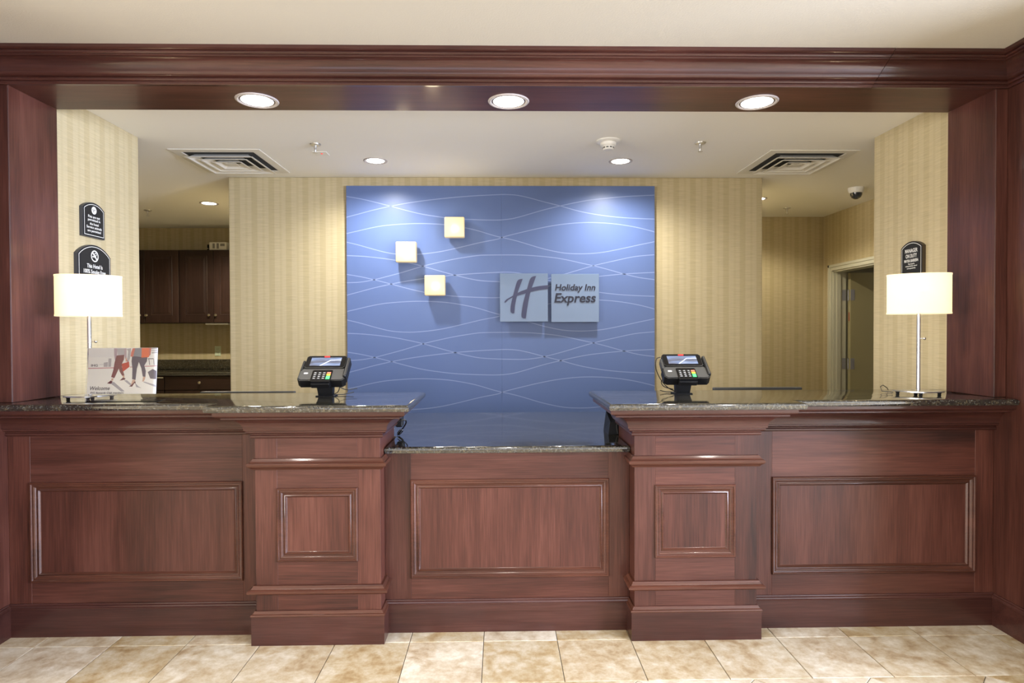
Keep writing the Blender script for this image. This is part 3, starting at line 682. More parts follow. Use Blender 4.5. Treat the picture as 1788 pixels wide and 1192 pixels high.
# pixel rows of the print on the panel plane -> panel metres (panel spans 538.5 px)
KX = (PX1-PX0)/538.0
for wi, (pl, pr_) in enumerate(WAVES):
    pts = [(PX0+(R3(*p)[0]-605.3)*KX, R3(*p)[1]) for p in pl]+[(PX0+(R4(*p)[0]-605.3)*KX, R4(*p)[1]) for p in pr_]
    pts = smooth_pts(catmull(pts))
    pts[0] = (PX0+0.0005, pts[0][1]); pts[-1] = (PX1-0.0005, pts[-1][1])
    for rep in range(-3, 4):
        zz = [(x, 1.433+(580.8-(y+rep*134.8))*0.004545) for (x, y) in pts]
        run = [p for p in zz if 0.16 < p[1] < PZ1-0.008]
        if len(run) < len(zz)*0.98 or min(p[1] for p in run) < 0.62: continue
        vs = []; fs = []
        for (x, z) in run: vs += [(x, PYF-0.0006, z-0.0036), (x, PYF-0.0006, z+0.0036), (x, PYF+0.0004, z-0.0036), (x, PYF+0.0004, z+0.0036)]
        for i in range(len(run)-1):
            a_ = i*4; fs += [(a_, a_+1, a_+5, a_+4), (a_, a_+4, a_+6, a_+2), (a_+1, a_+3, a_+7, a_+5)]
        obj('wave_line', MB().add(vs, fs), 'wave_print', bp_, smooth=False)

# cube wall sconces
for (x0, x1, z0, z1, lab) in ((-0.428, -0.272, 2.162, 2.321, 'glowing glass cube sconce highest of the three on the blue panel'), (-0.806, -0.646, 1.970, 2.129, 'brightest glass cube sconce furthest left on the blue panel'), (-0.584, -0.424, 1.711, 1.870, 'glowing glass cube sconce lowest of the three on the blue panel')):
    s_ = thing('wall_sconce', lab, 'wall lamp', ((x0+x1)/2, PYF, (z0+z1)/2), group='cube sconces on the blue panel')
    obj('glass_shade', MB().rbox(x0, x1, 4.838, 4.905, z0, z1, 0.009, 3), 'sconce_glass', s_)
    obj('mount_plate', MB().rbox((x0+x1)/2-0.055, (x0+x1)/2+0.055, 4.905, PYF-0.0008, (z0+z1)/2-0.055, (z0+z1)/2+0.055, 0.004), 'metal_satin', s_)
    pl_ = bpy.data.lights.new('sconce_glow', 'POINT'); pl_.energy = 1.2; pl_.color = (1, 0.82, 0.55); pl_.shadow_soft_size = 0.05
    po = bpy.data.objects.new('sconce_glow', pl_); COL.objects.link(po); po.parent = s_; po.location = (0, -0.2, 0)

# brand sign: two acrylic squares
def zs(x, y):   # trace of the lettering on its plane, metres
    return (0.0006047*(x-243)+0.001, 1.886-0.000608*(y-205)-0.0000*x)
SGY = 4.885
sg = thing('wall_sign', 'square acrylic sign plate with dark slanted H emblem on the blue panel', 'sign', (0.19, PYF, 1.506), group='acrylic sign plates on the blue panel')
obj('plate', MB().rbox(0.001, 0.379, SGY, SGY+0.012, 1.506, 1.886, 0.0015), 'sign_acrylic', sg, smooth=False)
HS = {'upright': [[(485,288),(512,279),(540,276),(530,305),(510,355),(480,440),(455,540),(440,620),(432,718),(405,722),(384,706),(380,680),(382,640),(395,570),(415,490),(440,400),(455,345),(468,308)],
                  [(655,256),(680,244),(715,240),(705,268),(690,310),(655,400),(635,470),(615,560),(595,680),(580,787),(545,787),(525,772),(522,740),(528,690),(545,590),(575,480),(605,380),(625,310),(638,275)]],
      'crossbar': [[(300,580),(310,560),(330,540),(400,500),(460,464),(520,435),(580,413),(640,395),(700,380),(760,368),(868,358),(868,408),(760,420),(700,432),(640,448),(580,464),(520,480),(470,494),(420,510),(380,530),(350,548),(318,582)]]}
for i, p in enumerate(HS['upright']):
    obj('emblem_upright', MB().extrude([zs(*q) for q in p], (0, SGY-0.0032, 0), (1, 0, 0), (0, 0, 1), (0, 0.0032, 0)), 'logo_ink', sg, smooth=False)
obj('emblem_crossbar', MB().extrude([zs(*q) for q in HS['crossbar'][0]], (0, SGY-0.0030, 0), (1, 0, 0), (0, 0, 1), (0, 0.0030, 0)), 'logo_ink', sg, smooth=False)
for (x, z) in ((0.03, 1.536), (0.35, 1.536), (0.03, 1.856), (0.35, 1.856)):
    obj('standoff', MB().lathe([(0.008, 0), (0.008, PYF-SGY-0.013)], (x, SGY+0.012, z), 10, 'y'), 'metal_satin', sg)
s2 = thing('wall_sign', 'square acrylic sign plate with two lines of dark lettering on the blue panel', 'sign', (0.594, PYF, 1.502), group='acrylic sign plates on the blue panel')
obj('plate', MB().rbox(0.405, 0.783, SGY, SGY+0.012, 1.502, 1.881, 0.0015), 'sign_acrylic', s2, smooth=False)
obj('lettering', text_mb('Holiday Inn', (0.594, SGY-0.0002, 1.7345), (1, 0, 0), (0, 0, 1), width=0.318, height=0.0655, thick=0.004, shear=0.18, weight=0.022), 'letter_ink', s2, smooth=False)
obj('lettering', text_mb('Express', (0.593, SGY-0.0002, 1.632), (1, 0, 0), (0, 0, 1), width=0.328, height=0.098, thick=0.004, shear=0.18, weight=0.022), 'letter_ink', s2, smooth=False)
for (x, z) in ((0.434, 1.532), (0.754, 1.532), (0.434, 1.851), (0.754, 1.851)):
    obj('standoff', MB().lathe([(0.008, 0), (0.008, PYF-SGY-0.013)], (x, SGY+0.012, z), 10, 'y'), 'metal_satin', s2)

# ------------------------------------------------------------------ arched wall plaques
def arch_poly(w, h, rise, n=12, inset=0.0):
    # straight sides to h, then circular arch rising by `rise`
    a = w/2; R = (a*a+rise*rise)/(2*rise); cz = h+rise-R; ang = math.asin(min(1, a/R))
    a2 = a-inset; pts = [(-a2, inset), (a2, inset)]
    R2 = R-inset; ang2 = math.asin(min(1, a2/R2))
    for i in range(n+1):
        t = ang2-2*ang2*i/n; pts.append((R2*math.sin(t), cz+R2*math.cos(t)))
    return pts
def ring_mb(p, q, o, u, w, t):
    """flat band between two matching outlines"""
    o, u, w, t = Vector(o), Vector(u), Vector(w), Vector(t); n = len(p)
    P = [o+u*a[0]+w*a[1] for a in p]; Q = [o+u*a[0]+w*a[1] for a in q]
    vs = [tuple(x+t) for x in P]+[tuple(x+t) for x in Q]
    return MB().add(vs, [(i, (i+1) % n, n+(i+1) % n, n+i) for i in range(n)])
def circ(r, n=24, c=(0, 0)): return [(c[0]+r*math.cos(2*PI*i/n), c[1]+r*math.sin(2*PI*i/n)) for i in range(n)]
def plaque(label, xw, ymid, z0, w, h, rise, nrm, lines, icon):
    U = (0, -1*nrm*-1, 0)
    u = Vector((0, 1, 0)) if nrm > 0 else Vector((0, -1, 0))     # reading direction seen from inside
    z = Vector((0, 0, 1)); nv = Vector((nrm, 0, 0)); o = Vector((xw, ymid, z0)); T = 0.019
    t = thing('wall_plaque', label, 'plaque', (xw, ymid, z0))
    obj('backing', MB().extrude(arch_poly(w, h, rise), o, u, z, nv*T), 'plaque_slate' if nrm > 0 else 'plaque_bronze', t, smooth=False)
    of = o+nv*T
    obj('face', MB().extrude(arch_poly(w, h, rise, inset=0.003), of, u, z, nv*0.0012), 'plaque_black', t, smooth=False)
    ff_ = of+nv*0.0012
    obj('border_line', ring_mb(arch_poly(w, h, rise, inset=0.010), arch_poly(w, h, rise, inset=0.0128), ff_, u, z, nv*0.0004), 'plaque_white', t, smooth=False)
    for (body, zz, hh, ww, mat) in lines:
        obj('lettering', text_mb(body, ff_+z*(zz-z0)+nv*0.0001, u, z, width=ww, height=hh, thick=0.0006, weight=0.006), mat, t, smooth=False)
    if icon:
        kind, iz, r = icon; c = ff_+z*(iz-z0)
        if kind == 'pet':
            ic = obj('pictogram', MB().extrude(circ(r), c, u, z, nv*0.0004), 'plaque_white', t, smooth=False)
            dog = [(-0.62,0.30),(-0.45,0.42),(-0.35,0.30),(0.25,0.22),(0.45,0.45),(0.52,0.40),(0.40,0.12),(0.42,-0.5),(0.26,-0.5),(0.22,-0.10),(-0.15,-0.10),(-0.2,-0.5),(-0.36,-0.5),(-0.38,0.05),(-0.60,0.10)]
            obj('animal_shape', MB().extrude([(a*r, b*r) for a, b in dog], c+nv*0.0004, u, z, nv*0.0003), 'plaque_black', ic, smooth=False)
            obj('slash', MB().extrude([(-0.72*r, 0.55*r), (-0.55*r, 0.72*r), (0.72*r, -0.55*r), (0.55*r, -0.72*r)], c+nv*0.0007, u, z, nv*0.0003), 'plaque_white', ic, smooth=False)
        else:
            ic = obj('pictogram', ring_mb(circ(r), circ(r*0.80), c, u, z, nv*0.0004), 'plaque_white', t, smooth=False)
            obj('cigarette', MB().extrude([(-0.6*r, -0.22*r), (0.35*r, -0.22*r), (0.35*r, -0.02*r), (-0.6*r, -0.02*r)], c, u, z, nv*0.0005), 'plaque_white', ic, smooth=False)
            obj('smoke_curl', ring_mb(circ(0.30*r, 14, (0.22*r, 0.33*r)), circ(0.20*r, 14, (0.22*r, 0.33*r)), c, u, z, nv*0.0005), 'plaque_white', ic, smooth=False)
            obj('slash', MB().extrude([(-0.70*r, 0.52*r), (-0.52*r, 0.70*r), (0.70*r, -0.52*r), (0.52*r, -0.70*r)], c, u, z, nv*0.0007), 'plaque_white', ic, smooth=False)
    return t
wt = 'plaque_white'
plaque('small black arched plaque about pets, high on the left wall', WLX, 3.507, 1.955, 0.185, 0.160, 0.034, 1,
       [('Pets are not', 2.062, 0.0145, 0.100, wt), ('permitted in', 2.0405, 0.0175, 0.104, wt), ('the hotel', 2.0225, 0.0135, 0.074, wt), ('Service animals', 2.0035, 0.0140, 0.128, wt), ('are permitted', 1.980, 0.0175, 0.113, wt)], ('pet', 2.106, 0.021))
plaque('black arched no-smoking plaque on the left wall behind the lamp shade', WLX, 3.508, 1.575, 0.283, 0.282, 0.058, 1,
       [('This Hotel Is', 1.785, 0.022, 0.132, wt), ('100% Smoke Free', 1.755, 0.022, 0.186, wt)], ('smoke', 1.853, 0.032))
plaque('black arched manager plaque on the right wall behind the lamp shade', WRX, 3.549, 1.60, 0.188, 0.306, 0.034, -1,
       [('MANAGER', 1.8745, 0.0225, 0.108, wt), ('ON DUTY', 1.8445, 0.0225, 0.096, wt), ('MAYRA BARRERA', 1.820, 0.017, 0.122, wt), ('This hotel is', 1.8055, 0.0085, 0.056, wt), ('independently owned', 1.792, 0.0095, 0.100, wt), ('and operated by', 1.779, 0.0095, 0.074, wt)], None)

# ------------------------------------------------------------------ table lamps
def lamp(label, x, y, rz):
    t = thing('table_lamp', label, 'lamp', (x, y, GZ1), rz, 'oval shaded lamps on the counter ends')
    A, B = 0.137, 0.082
    n = 48; z0, z1 = 0.401, 0.590
    def oval(a, b, z): return [(a*math.cos(2*PI*i/n), b*math.sin(2*PI*i/n), z) for i in range(n)]
    sh = MB(); vs = oval(A, B, z0)+oval(A, B, z1)+oval(A-0.0025, B-0.0025, z0)+oval(A-0.0025, B-0.0025, z1)
    fs = []
    for i in range(n):
        j = (i+1) % n; fs += [(i, j, n+j, n+i), (2*n+j, 2*n+i, 3*n+i, 3*n+j), (n+i, n+j, 3*n+j, 3*n+i), (j, i, 2*n+i, 2*n+j)]
    sh.add(vs, fs); so = obj('lamp_shade', sh, 'lamp_shade_fabric', t, local=True)
    for z in (z0, z1):
        rim = MB(); vs = oval(A+0.0012, B+0.0012, z-0.004)+oval(A+0.0012, B+0.0012, z+0.004); rim.add(vs, [(i, (i+1) % n, n+(i+1) % n, n+i) for i in range(n)])
        obj('shade_rim', rim, 'lamp_shade_fabric', so, local=True)
    obj('pole', MB().lathe([(0.0085, 0.02), (0.0085, 0.395), (0.0085, 0.5)], n=16), 'metal_satin', t, local=True)
    obj('spider', MB().box(-A+0.002, A-0.002, -0.003, 0.003, 0.497, 0.503).box(-0.003, 0.003, -B+0.002, B-0.002, 0.497, 0.503), 'metal_satin', t, local=True)
    obj('socket', MB().lathe([(0.016, 0.42), (0.018, 0.47), (0.014, 0.49)], n=14), 'metal_satin', t, local=True)
    obj('bulb', MB().lathe([(0.001, 0.575), (0.018, 0.568), (0.028, 0.545), (0.024, 0.515), (0.013, 0.49)], n=14), 'bulb', t, local=True)
    # pointed-oval base plate
    m_ = 20; P = []
    for i in range(m_): a_ = -1+2*i/m_; P.append((0.110*a_, -0.075*(1-abs(a_)**1.6)))
    for i in range(m_): a_ = 1-2*i/m_; P.append((0.110*a_, 0.075*(1-abs(a_)**1.6)))
    obj('base_plate', MB().extrude(P, (0, 0, 0.013), (1, 0, 0), (0, 1, 0), (0, 0, 0.006)), 'metal_satin', t, smooth=False, local=True)
    for (fx, fy) in ((-0.088, 0), (0.088, 0), (0, -0.058), (0, 0.058)):
        obj('foot', MB().lathe([(0.009, 0.0), (0.0065, 0.003), (0.011, 0.013)], (fx, fy, 0), n=12), 'rubber', t, local=True)
    k_ = obj('switch_stem', MB().lathe([(0.003, 0.0), (0.003, 0.014)], (0.008, 0, 0.277), 8, 'x'), 'metal_satin', t, local=True)
    obj('switch_knob', MB().lathe([(0.001, 0.010), (0.006, 0.012), (0.008, 0.017), (0.006, 0.022), (0.001, 0.024)], (0.008, 0, 0.277), 12, 'x'), 'metal_satin', k_, local=True)
    d = bpy.data.lights.new('lamp_bulb', 'POINT'); d.energy = 4.0; d.color = (1.0, 0.80, 0.50); d.shadow_soft_size = 0.03
    lo = bpy.data.objects.new('lamp_bulb', d); COL.objects.link(lo); lo.parent = t; lo.location = (0, 0, 0.51)
    return t
lamp('lit oval-shaded chrome lamp at the left end, behind the welcome sign', -1.975, 3.03, 0.42)
lamp('lit oval-shaded chrome lamp at the right end of the counter', 2.068, 3.03, -0.42)
for (nm, lab, pts) in (('lamp_cord', 'thin cord rising behind the right lamp base', [(2.0, 3.12, 1.111), (1.96, 3.15, 1.114), (1.965, 3.17, 1.135), (1.985, 3.18, 1.142), (2.02, 3.20, 1.125), (2.05, 3.24, 1.111)]),):
    c_ = obj(nm, MB().tube([catm for catm in pts], 0.0018, 6), 'plaque_slate'); tag(c_, lab, 'cord')

# ------------------------------------------------------------------ welcome sign in an acrylic holder
AX0, AX1, AY = -1.908, -1.588, 2.895
ws = thing('welcome_sign', 'welcome card with walking travellers in a clear acrylic stand', 'sign', ((AX0+AX1)/2, AY, GZ1))
TL = 0.10   # backward lean
def lean(x, z, d=0.0): return (x, AY+z*TL-d, GZ1+z)
def sheet(x0, x1, z0, z1, d0, d1):
    vs = [lean(x0, z0, d0), lean(x1, z0, d0), lean(x1, z1, d0), lean(x0, z1, d0), lean(x0, z0, d1), lean(x1, z0, d1), lean(x1, z1, d1), lean(x0, z1, d1)]
    return MB().add(vs, [(0, 1, 2, 3), (7, 6, 5, 4), (0, 4, 5, 1), (1, 5, 6, 2), (2, 6, 7, 3), (3, 7, 4, 0)])
obj('acrylic_front', sheet(AX0, AX1, 0.002, 0.250, 0.0045, 0.0065), 'clear_acrylic', ws, smooth=False)
obj('acrylic_back', sheet(AX0, AX1, 0.002, 0.250, -0.003, -0.005), 'clear_acrylic', ws, smooth=False)
obj('acrylic_foot', MB().rbox(AX0, AX1, AY-0.004, AY+0.085, GZ1, GZ1+0.003, 0.0008), 'clear_acrylic', ws, smooth=False)
card = obj('card', sheet(AX0+0.002, AX1-0.002, 0.036, 0.248, 0.0, -0.0008), 'print_paper', ws, smooth=False)
PW, PH = (AX1-AX0)-0.004, 0.212
def pp(x, y):   # poster trace coordinates (zoomed photo) -> card
    return (AX0+0.002+(x-92)/(1313-92)*PW, 0.248-(y-172)/(945-172)*PH)
layer = [0.0002]
def pr(polys, mat):
    mb = MB()
    for p in polys:
        q = [lean(*pp(*c), layer[0]) for c in p]; mb.add(q, [tuple(range(len(q)))])
    layer[0] += 0.00008
    obj('printed_shape', mb, 'print_'+mat, card, smooth=False)
pr([[(95,515),(560,505),(560,940),(95,940)],[(560,505),(1310,480),(1310,940),(560,940)]], 'glow')
pr([[(95,180),(540,180),(540,330),(95,330)]], 'paper_cool')
pr([[(760,190),(840,180),(830,340),(790,470),(770,470),(790,230)],[(1200,175),(1310,172),(1310,190),(1200,195)],[(1200,210),(1310,205),(1310,225),(1200,228)],[(1205,245),(1310,240),(1310,262),(1210,268)]], 'pale')
pr([[(370,420),(440,410),(440,490),(370,490)],[(450,350),(500,350),(500,490),(450,490)],[(290,450),(370,445),(370,450),(290,455)]], 'pale')
pr([[(100,508),(550,500),(550,514),(100,522)],[(835,490),(880,488),(880,500),(835,502)],[(1095,478),(1310,470),(1310,484),(1095,492)]], 'pink')
pr([[(510,770),(560,740),(760,900),(700,905)],[(740,720),(790,715),(900,800),(850,800)],[(1100,740),(1310,800),(1310,835),(1080,750)],[(940,760),(1000,820),(1060,850),(960,830)]], 'shadow')
pr([[(540,180),(600,180),(600,300),(610,420),(570,400),(548,300)],[(700,180),(760,180),(770,340),(740,360),(725,290)]], 'mauve')
pr([[(595,180),(715,180),(725,295),(610,300)]], 'pale')
pr([[(590,300),(725,290),(722,370),(690,440),(640,520),(570,680),(512,660),(545,540),(560,420)],[(640,520),(690,440),(692,490),(745,635),(705,640),(660,575)]], 'maroon')
pr([[(520,685),(558,682),(545,725),(515,720)],[(708,640),(745,636),(750,675),(725,680)],[(748,340),(775,340),(780,400),(755,410)],[(890,710),(940,708),(940,740),(880,800),(870,790)],[(1075,660),(1120,655),(1110,700),(1090,740),(1065,740)]], 'skin')
pr([[(445,768),(510,718),(545,740),(515,775)],[(665,722),(720,672),(765,685),(760,705)],[(835,820),(880,790),(935,735),(950,745),(945,780),(930,760),(890,825)]], 'shoe')
pr([[(685,440),(815,405),(828,490),(715,575)],[(760,370),(770,370),(810,410),(800,412)]], 'red')
pr([[(865,310),(1140,330),(1130,400),(1090,470),(1120,560),(1118,660),(1070,655),(1040,520),(990,410),(960,520),(945,710),(885,700),(880,520),(860,400)]], 'plum')
pr([[(885,178),(1040,175),(1035,320),(890,310)]], 'slate')
pr([[(870,180),(915,178),(885,320),(838,320),(845,250)],[(1150,175),(1200,175),(1190,290),(1160,320)]], 'coral')
pr([[(1030,175),(1160,175),(1165,330),(1032,338)]], 'orange')
pr([[(1155,580),(1240,530),(1310,560),(1310,700),(1205,690)],[(1150,350),(1250,350),(1250,362),(1150,362)],[(1160,362),(1170,362),(1190,460),(1178,460)],[(1245,362),(1252,362),(1270,460),(1260,460)]], 'case')
def ptext(body, x, y, wpx, hpx, shear, weight):
    a = Vector(lean(*pp(x, y), layer[0])); b_ = Vector(lean(*pp(x+100, y), layer[0])); c_ = Vector(lean(*pp(x, y-100), layer[0]))
    obj('lettering', text_mb(body, a, (b_-a).normalized(), (c_-a).normalized(), width=wpx/(1313-92)*PW, height=hpx/(945-172)*PH, thick=0.0002, shear=shear, weight=weight, align='LEFT'), 'print_ink', card, smooth=False)
ptext('IHG', 150, 485, 118, 40, 0.0, 0.02)
ptext('Welcome', 150, 880, 350, 64, 0.25, 0.012)
ptext('IHG Rewards Club members', 160, 940, 585, 32, 0.2, 0.008)

# ------------------------------------------------------------------ card payment terminals
def terminal(label, x, y, rz, left_reader, cable):
    t = thing('card_terminal', label, 'card terminal', (x, y, GZ1), rz, 'card terminals on the pedestals')
    ang = math.radians(37)
    c, s_ = math.cos(ang), math.sin(ang)
    # face frame: a across, b up the slope, h out of the face; centre of face
    O = Vector((0, -0.028, 0.140))
    M = Matrix(((1, 0, 0, O.x), (0, c, -s_, O.y), (0, s_, c, O.z), (0, 0, 0, 1)))
    def fb(n, mb, mat, par=t): return obj(n, mb.xf(M), mat, par, local=True)
    def chm(x0, x1, y0, y1, z0, z1, ch):
        P = [(x0+ch, y0), (x1-ch, y0), (x1, y0+ch), (x1, y1-ch), (x1-ch, y1), (x0+ch, y1), (x0, y1-ch), (x0, y0+ch)]
        return MB().extrude(P, (0, 0, z0), (1, 0, 0), (0, 1, 0), (0, 0, z1-z0))
    body = fb('housing', chm(-0.113, 0.113, -0.092, 0.0, -0.042, 0.0, 0.014), 'black_plastic')
    fb('screen_housing', chm(-0.098, 0.098, -0.004, 0.092, -0.036, 0.004, 0.010), 'black_plastic')
    sc = fb('screen_bezel', chm(-0.095, 0.095, 0.004, 0.089, 0.004, 0.0055, 0.008), 'black_gloss')
    fb('screen', MB().box(-0.074, 0.074, 0.014, 0.076, 0.0055, 0.0062), 'terminal_screen', sc)
    fb('screen_graphic', MB().extrude([(-0.026, 0.014), (-0.019, 0.014), (0.024, 0.054), (0.074, 0.054), (0.074, 0.0575), (0.022, 0.0575)], (0, 0, 0.0062), (1, 0, 0), (0, 1, 0), (0, 0, 0.0003)), 'screen_line', sc)
    fb('status_light', chm(-0.014, 0.014, 0.079, 0.086, 0.0055, 0.0075, 0.002), 'status_red', sc)
    fp = fb('face_plate', chm(-0.108, 0.108, -0.086, -0.008, 0.0, 0.003, 0.012), 'grey_plastic')
    fb('contactless_mark', MB().extrude([(-0.088, -0.034), (-0.072, -0.034), (-0.068, -0.040), (-0.072, -0.045), (-0.088, -0.045), (-0.090, -0.040)], (0, 0, 0.003), (1, 0, 0), (0, 1, 0), (0, 0, 0.0004)), 'key_white', fp)
    kp = fb('keypad', chm(-0.048, 0.048, -0.104, -0.020, -0.030, 0.006, 0.005), 'black_gloss')
    for r_ in range(4):
        for k_ in range(3):
            fb('key', MB().rbox(-0.040+k_*0.0215, -0.024+k_*0.0215, -0.048-r_*0.0135, -0.038-r_*0.0135, 0.006, 0.009, 0.001), 'grey_plastic', kp)
            fb('key_legend', MB().box(-0.0355+k_*0.0215, -0.0285+k_*0.0215, -0.0445-r_*0.0135, -0.0415-r_*0.0135, 0.009, 0.0093), 'key_white', kp)
    for (y0, y1, cm) in ((-0.048, -0.038, 'key_red'), (-0.0615, -0.0515, 'key_yellow'), (-0.0885, -0.065, 'key_green')):
        fb('key', MB().rbox(0.0235, 0.0425, y0, y1, 0.006, 0.009, 0.001), cm, kp)
    fb('card_slot', MB().rbox(-0.044, 0.044, -0.112, -0.100, -0.030, -0.004, 0.002), 'black_plastic', kp)
    rd = fb('swipe_reader', MB().rbox(0.102, 0.118, -0.07, 0.07, -0.036, 0.012, 0.004), 'black_plastic')
    fb('reader_slot', MB().box(0.108, 0.112, -0.068, 0.068, 0.012, 0.0125), 'grey_plastic', rd)
    fb('stylus_holder', MB().rbox(-0.112, -0.100, -0.02, 0.055, -0.03, 0.006, 0.003), 'black_plastic' if not left_reader else 'grey_plastic')
    # stem and foot
    obj('stem', MB().add([(-0.042, -0.03, 0.075), (0.042, -0.03, 0.075), (0.034, -0.012, 0.004), (-0.034, -0.012, 0.004), (-0.042, 0.02, 0.11), (0.042, 0.02, 0.11), (0.034, 0.03, 0.004), (-0.034, 0.03, 0.004)], [(0, 1, 2, 3), (7, 6, 5, 4), (0, 4, 5, 1), (3, 2, 6, 7), (0, 3, 7, 4), (1, 5, 6, 2)]), 'black_plastic', t, local=True, smooth=False)
    obj('foot_plate', MB().rbox(-0.046, 0.046, -0.022, 0.06, 0, 0.005, 0.0015), 'black_plastic', t, local=True)
    for pts in cable: obj('cable', MB().tube(catmull3(pts), 0.0022, 6), 'rubber', t, local=True)
    return t
def catmull3(pts, n=5):
    out = []
    for i in range(len(pts)-1):
        p0, p1, p2, p3 = pts[max(i-1, 0)], pts[i], pts[i+1], pts[min(i+2, len(pts)-1)]
        for q in range(n):
            t = q/n
            out.append(tuple(0.5*((2*p1[c])+(-p0[c]+p2[c])*t+(2*p0[c]-5*p1[c]+4*p2[c]-p3[c])*t*t+(-p0[c]+3*p1[c]-3*p2[c]+p3[c])*t*t*t) for c in (0, 1, 2)))
    out.append(pts[-1]); return out
terminal('black card terminal on the left pedestal, cable trailing to its right', -0.865, 3.10, 0.02, False,
         [[(0.045, 0.0, 0.07), (0.062, 0.02, 0.045), (0.09, 0.05, 0.028), (0.135, 0.09, 0.03)], [(0.06, 0.0, 0.07), (0.066, 0.01, 0.05), (0.055, 0.02, 0.02), (0.03, 0.04, 0.006)], [(0.03, 0.02, 0.006), (0.08, 0.04, 0.005), (0.12, 0.08, 0.012)]])
terminal('black card terminal on the right pedestal, cable looping at its left', 0.925, 3.13, -0.02, True,
         [[(-0.112, 0.0, 0.185), (-0.132, 0.0, 0.175), (-0.135, 0.0, 0.13), (-0.11, 0.01, 0.075), (-0.07, 0.02, 0.03), (-0.03, 0.03, 0.01)], [(-0.095, -0.01, 0.08), (-0.108, 0.0, 0.06), (-0.09, 0.01, 0.035), (-0.04, 0.03, 0.02)], [(-0.03, 0.03, 0.006), (-0.07, 0.05, 0.005), (-0.10, 0.06, 0.012)]])

# ------------------------------------------------------------------ black equipment beside the pedestals on the low worktop
eq = thing('cable_clip', 'black bundle of cables clipped to the inner side of the left pedestal', 'cables', (PLX1+0.02, 3.235, 0.884))
obj('holder', MB().rbox(PLX1+0.004, PLX1+0.040, 3.238, 3.29, 0.93, 0.99, 0.006), 'black_plastic', eq)
obj('cable', MB().tube(catmull3([(PLX1+0.01, 3.225, 0.945), (PLX1+0.03, 3.225, 0.965), (PLX1+0.055, 3.235, 0.968), (PLX1+0.058, 3.24, 0.95), (PLX1+0.035, 3.245, 0.915), (PLX1+0.012, 3.25, 0.888)]), 0.0035, 6), 'black_gloss', eq)
obj('cable', MB().tube(catmull3([(PLX1+0.015, 3.23, 0.90), (PLX1+0.03, 3.23, 0.918), (PLX1+0.042, 3.235, 0.912), (PLX1+0.02, 3.25, 0.888)]), 0.003, 6), 'black_gloss', eq)
e2 = thing('desk_phone', 'black desk phone edge beside the inner side of the right pedestal', 'phone', (PRX0-0.02, 3.30, 0.884))
obj('phone_body', MB().add([(PRX0-0.050, 3.245, 0.8845), (PRX0+0.10, 3.245, 0.8845), (PRX0+0.10, 3.40, 0.8845), (PRX0-0.050, 3.40, 0.8845), (PRX0-0.038, 3.26, 0.95), (PRX0+0.09, 3.26, 0.95), (PRX0+0.09, 3.39, 0.99), (PRX0-0.038, 3.39, 0.99)], [(3, 2, 1, 0), (4, 5, 6, 7), (0, 1, 5, 4), (1, 2, 6, 5), (2, 3, 7, 6), (3, 0, 4, 7)]), 'black_plastic', e2, smooth=False)
obj('handset', MB().rbox(PRX0-0.038, PRX0+0.002, 3.28, 3.40, 0.99, 1.03, 0.008), 'black_gloss', e2)
obj('cord', MB().tube(catmull3([(PRX0-0.006, 3.245, 1.01), (PRX0-0.010, 3.24, 0.98), (PRX0-0.004, 3.235, 0.95), (PRX0-0.008, 3.24, 0.93), (PRX0-0.002, 3.24, 0.888)]), 0.0022, 6), 'grey_plastic', e2)

# ------------------------------------------------------------------ downlights
def downlight(label, x, y, z, r, power, size, blend, color=(1.0, 0.93, 0.82), group='recessed downlights'):
    t = thing('recessed_downlight', label, 'ceiling light', (x, y, z), group=group)
    obj('trim_ring', MB().lathe([(r*0.80, 0.004), (r*0.82, -0.001), (r*0.90, -0.005), (r*0.97, -0.004), (r, 0.0), (r, 0.002)], (x, y, z), 40), 'trim_ring', t)
    obj('reflector', MB().lathe([(r*0.81, 0.003), (r*0.74, -0.0005), (r*0.75, -0.0012)], (x, y, z), 40), 'reflector', t)
    obj('lens', MB().lathe([(0.0001, -0.0032), (r*0.74, -0.0012)], (x, y, z), 40), 'lamp_lens', t)
    d = bpy.data.lights.new('downlight_beam', 'SPOT'); d.energy = power*CAN_W; d.color = color; d.spot_size = math.radians(size); d.spot_blend = blend; d.shadow_soft_size = r*0.45
    lo = bpy.data.objects.new('downlight_beam', d); COL.objects.link(lo); lo.parent = t; lo.location = (0, 0, -0.012)
    return t
for (x, w) in ((-1.174, 'left pedestal'), (0.047, 'middle of the desk'), (1.272, 'right pedestal')):
    downlight('bright downlight in the wooden soffit above the %s' % w, x, 3.057, ZSOF-0.001, 0.101, 27, 140, 0.6, group='downlights in the wooden soffit')
for (x, w) in ((-0.887, 'left'), (0.876, 'right')):
    downlight('small downlight in the white ceiling washing the %s half of the blue panel' % w, x, 4.49, ZC, 0.085, 100, 158, 0.85, (1.0, 0.97, 0.94), group='downlights in the office ceiling')
downlight('downlight in the office ceiling in front of the kitchen cabinets', -2.751, 5.962, ZC, 0.085, 170, 150, 0.4, (1.0, 0.90, 0.70), group='downlights in the office ceiling')
downlight('downlight in the alcove ceiling hidden beside the right wall corner', 2.40, 5.75, ZC, 0.085, 60, 150, 0.4, (1.0, 0.90, 0.70), group='downlights in the office ceiling')
for i, (x, y) in enumerate(((-1.6, 1.5), (0.05, 1.5), (1.7, 1.5), (-1.6, -0.8), (0.05, -0.8), (1.7, -0.8))):
    downlight('lobby ceiling downlight, %s row, %s' % ('near' if y > 0 else 'rear', ('left', 'middle', 'right')[i % 3]), x, y, ZLOB, 0.095, 105, 100, 0.8, (1.0, 0.94, 0.87), group='downlights in the lobby ceiling')

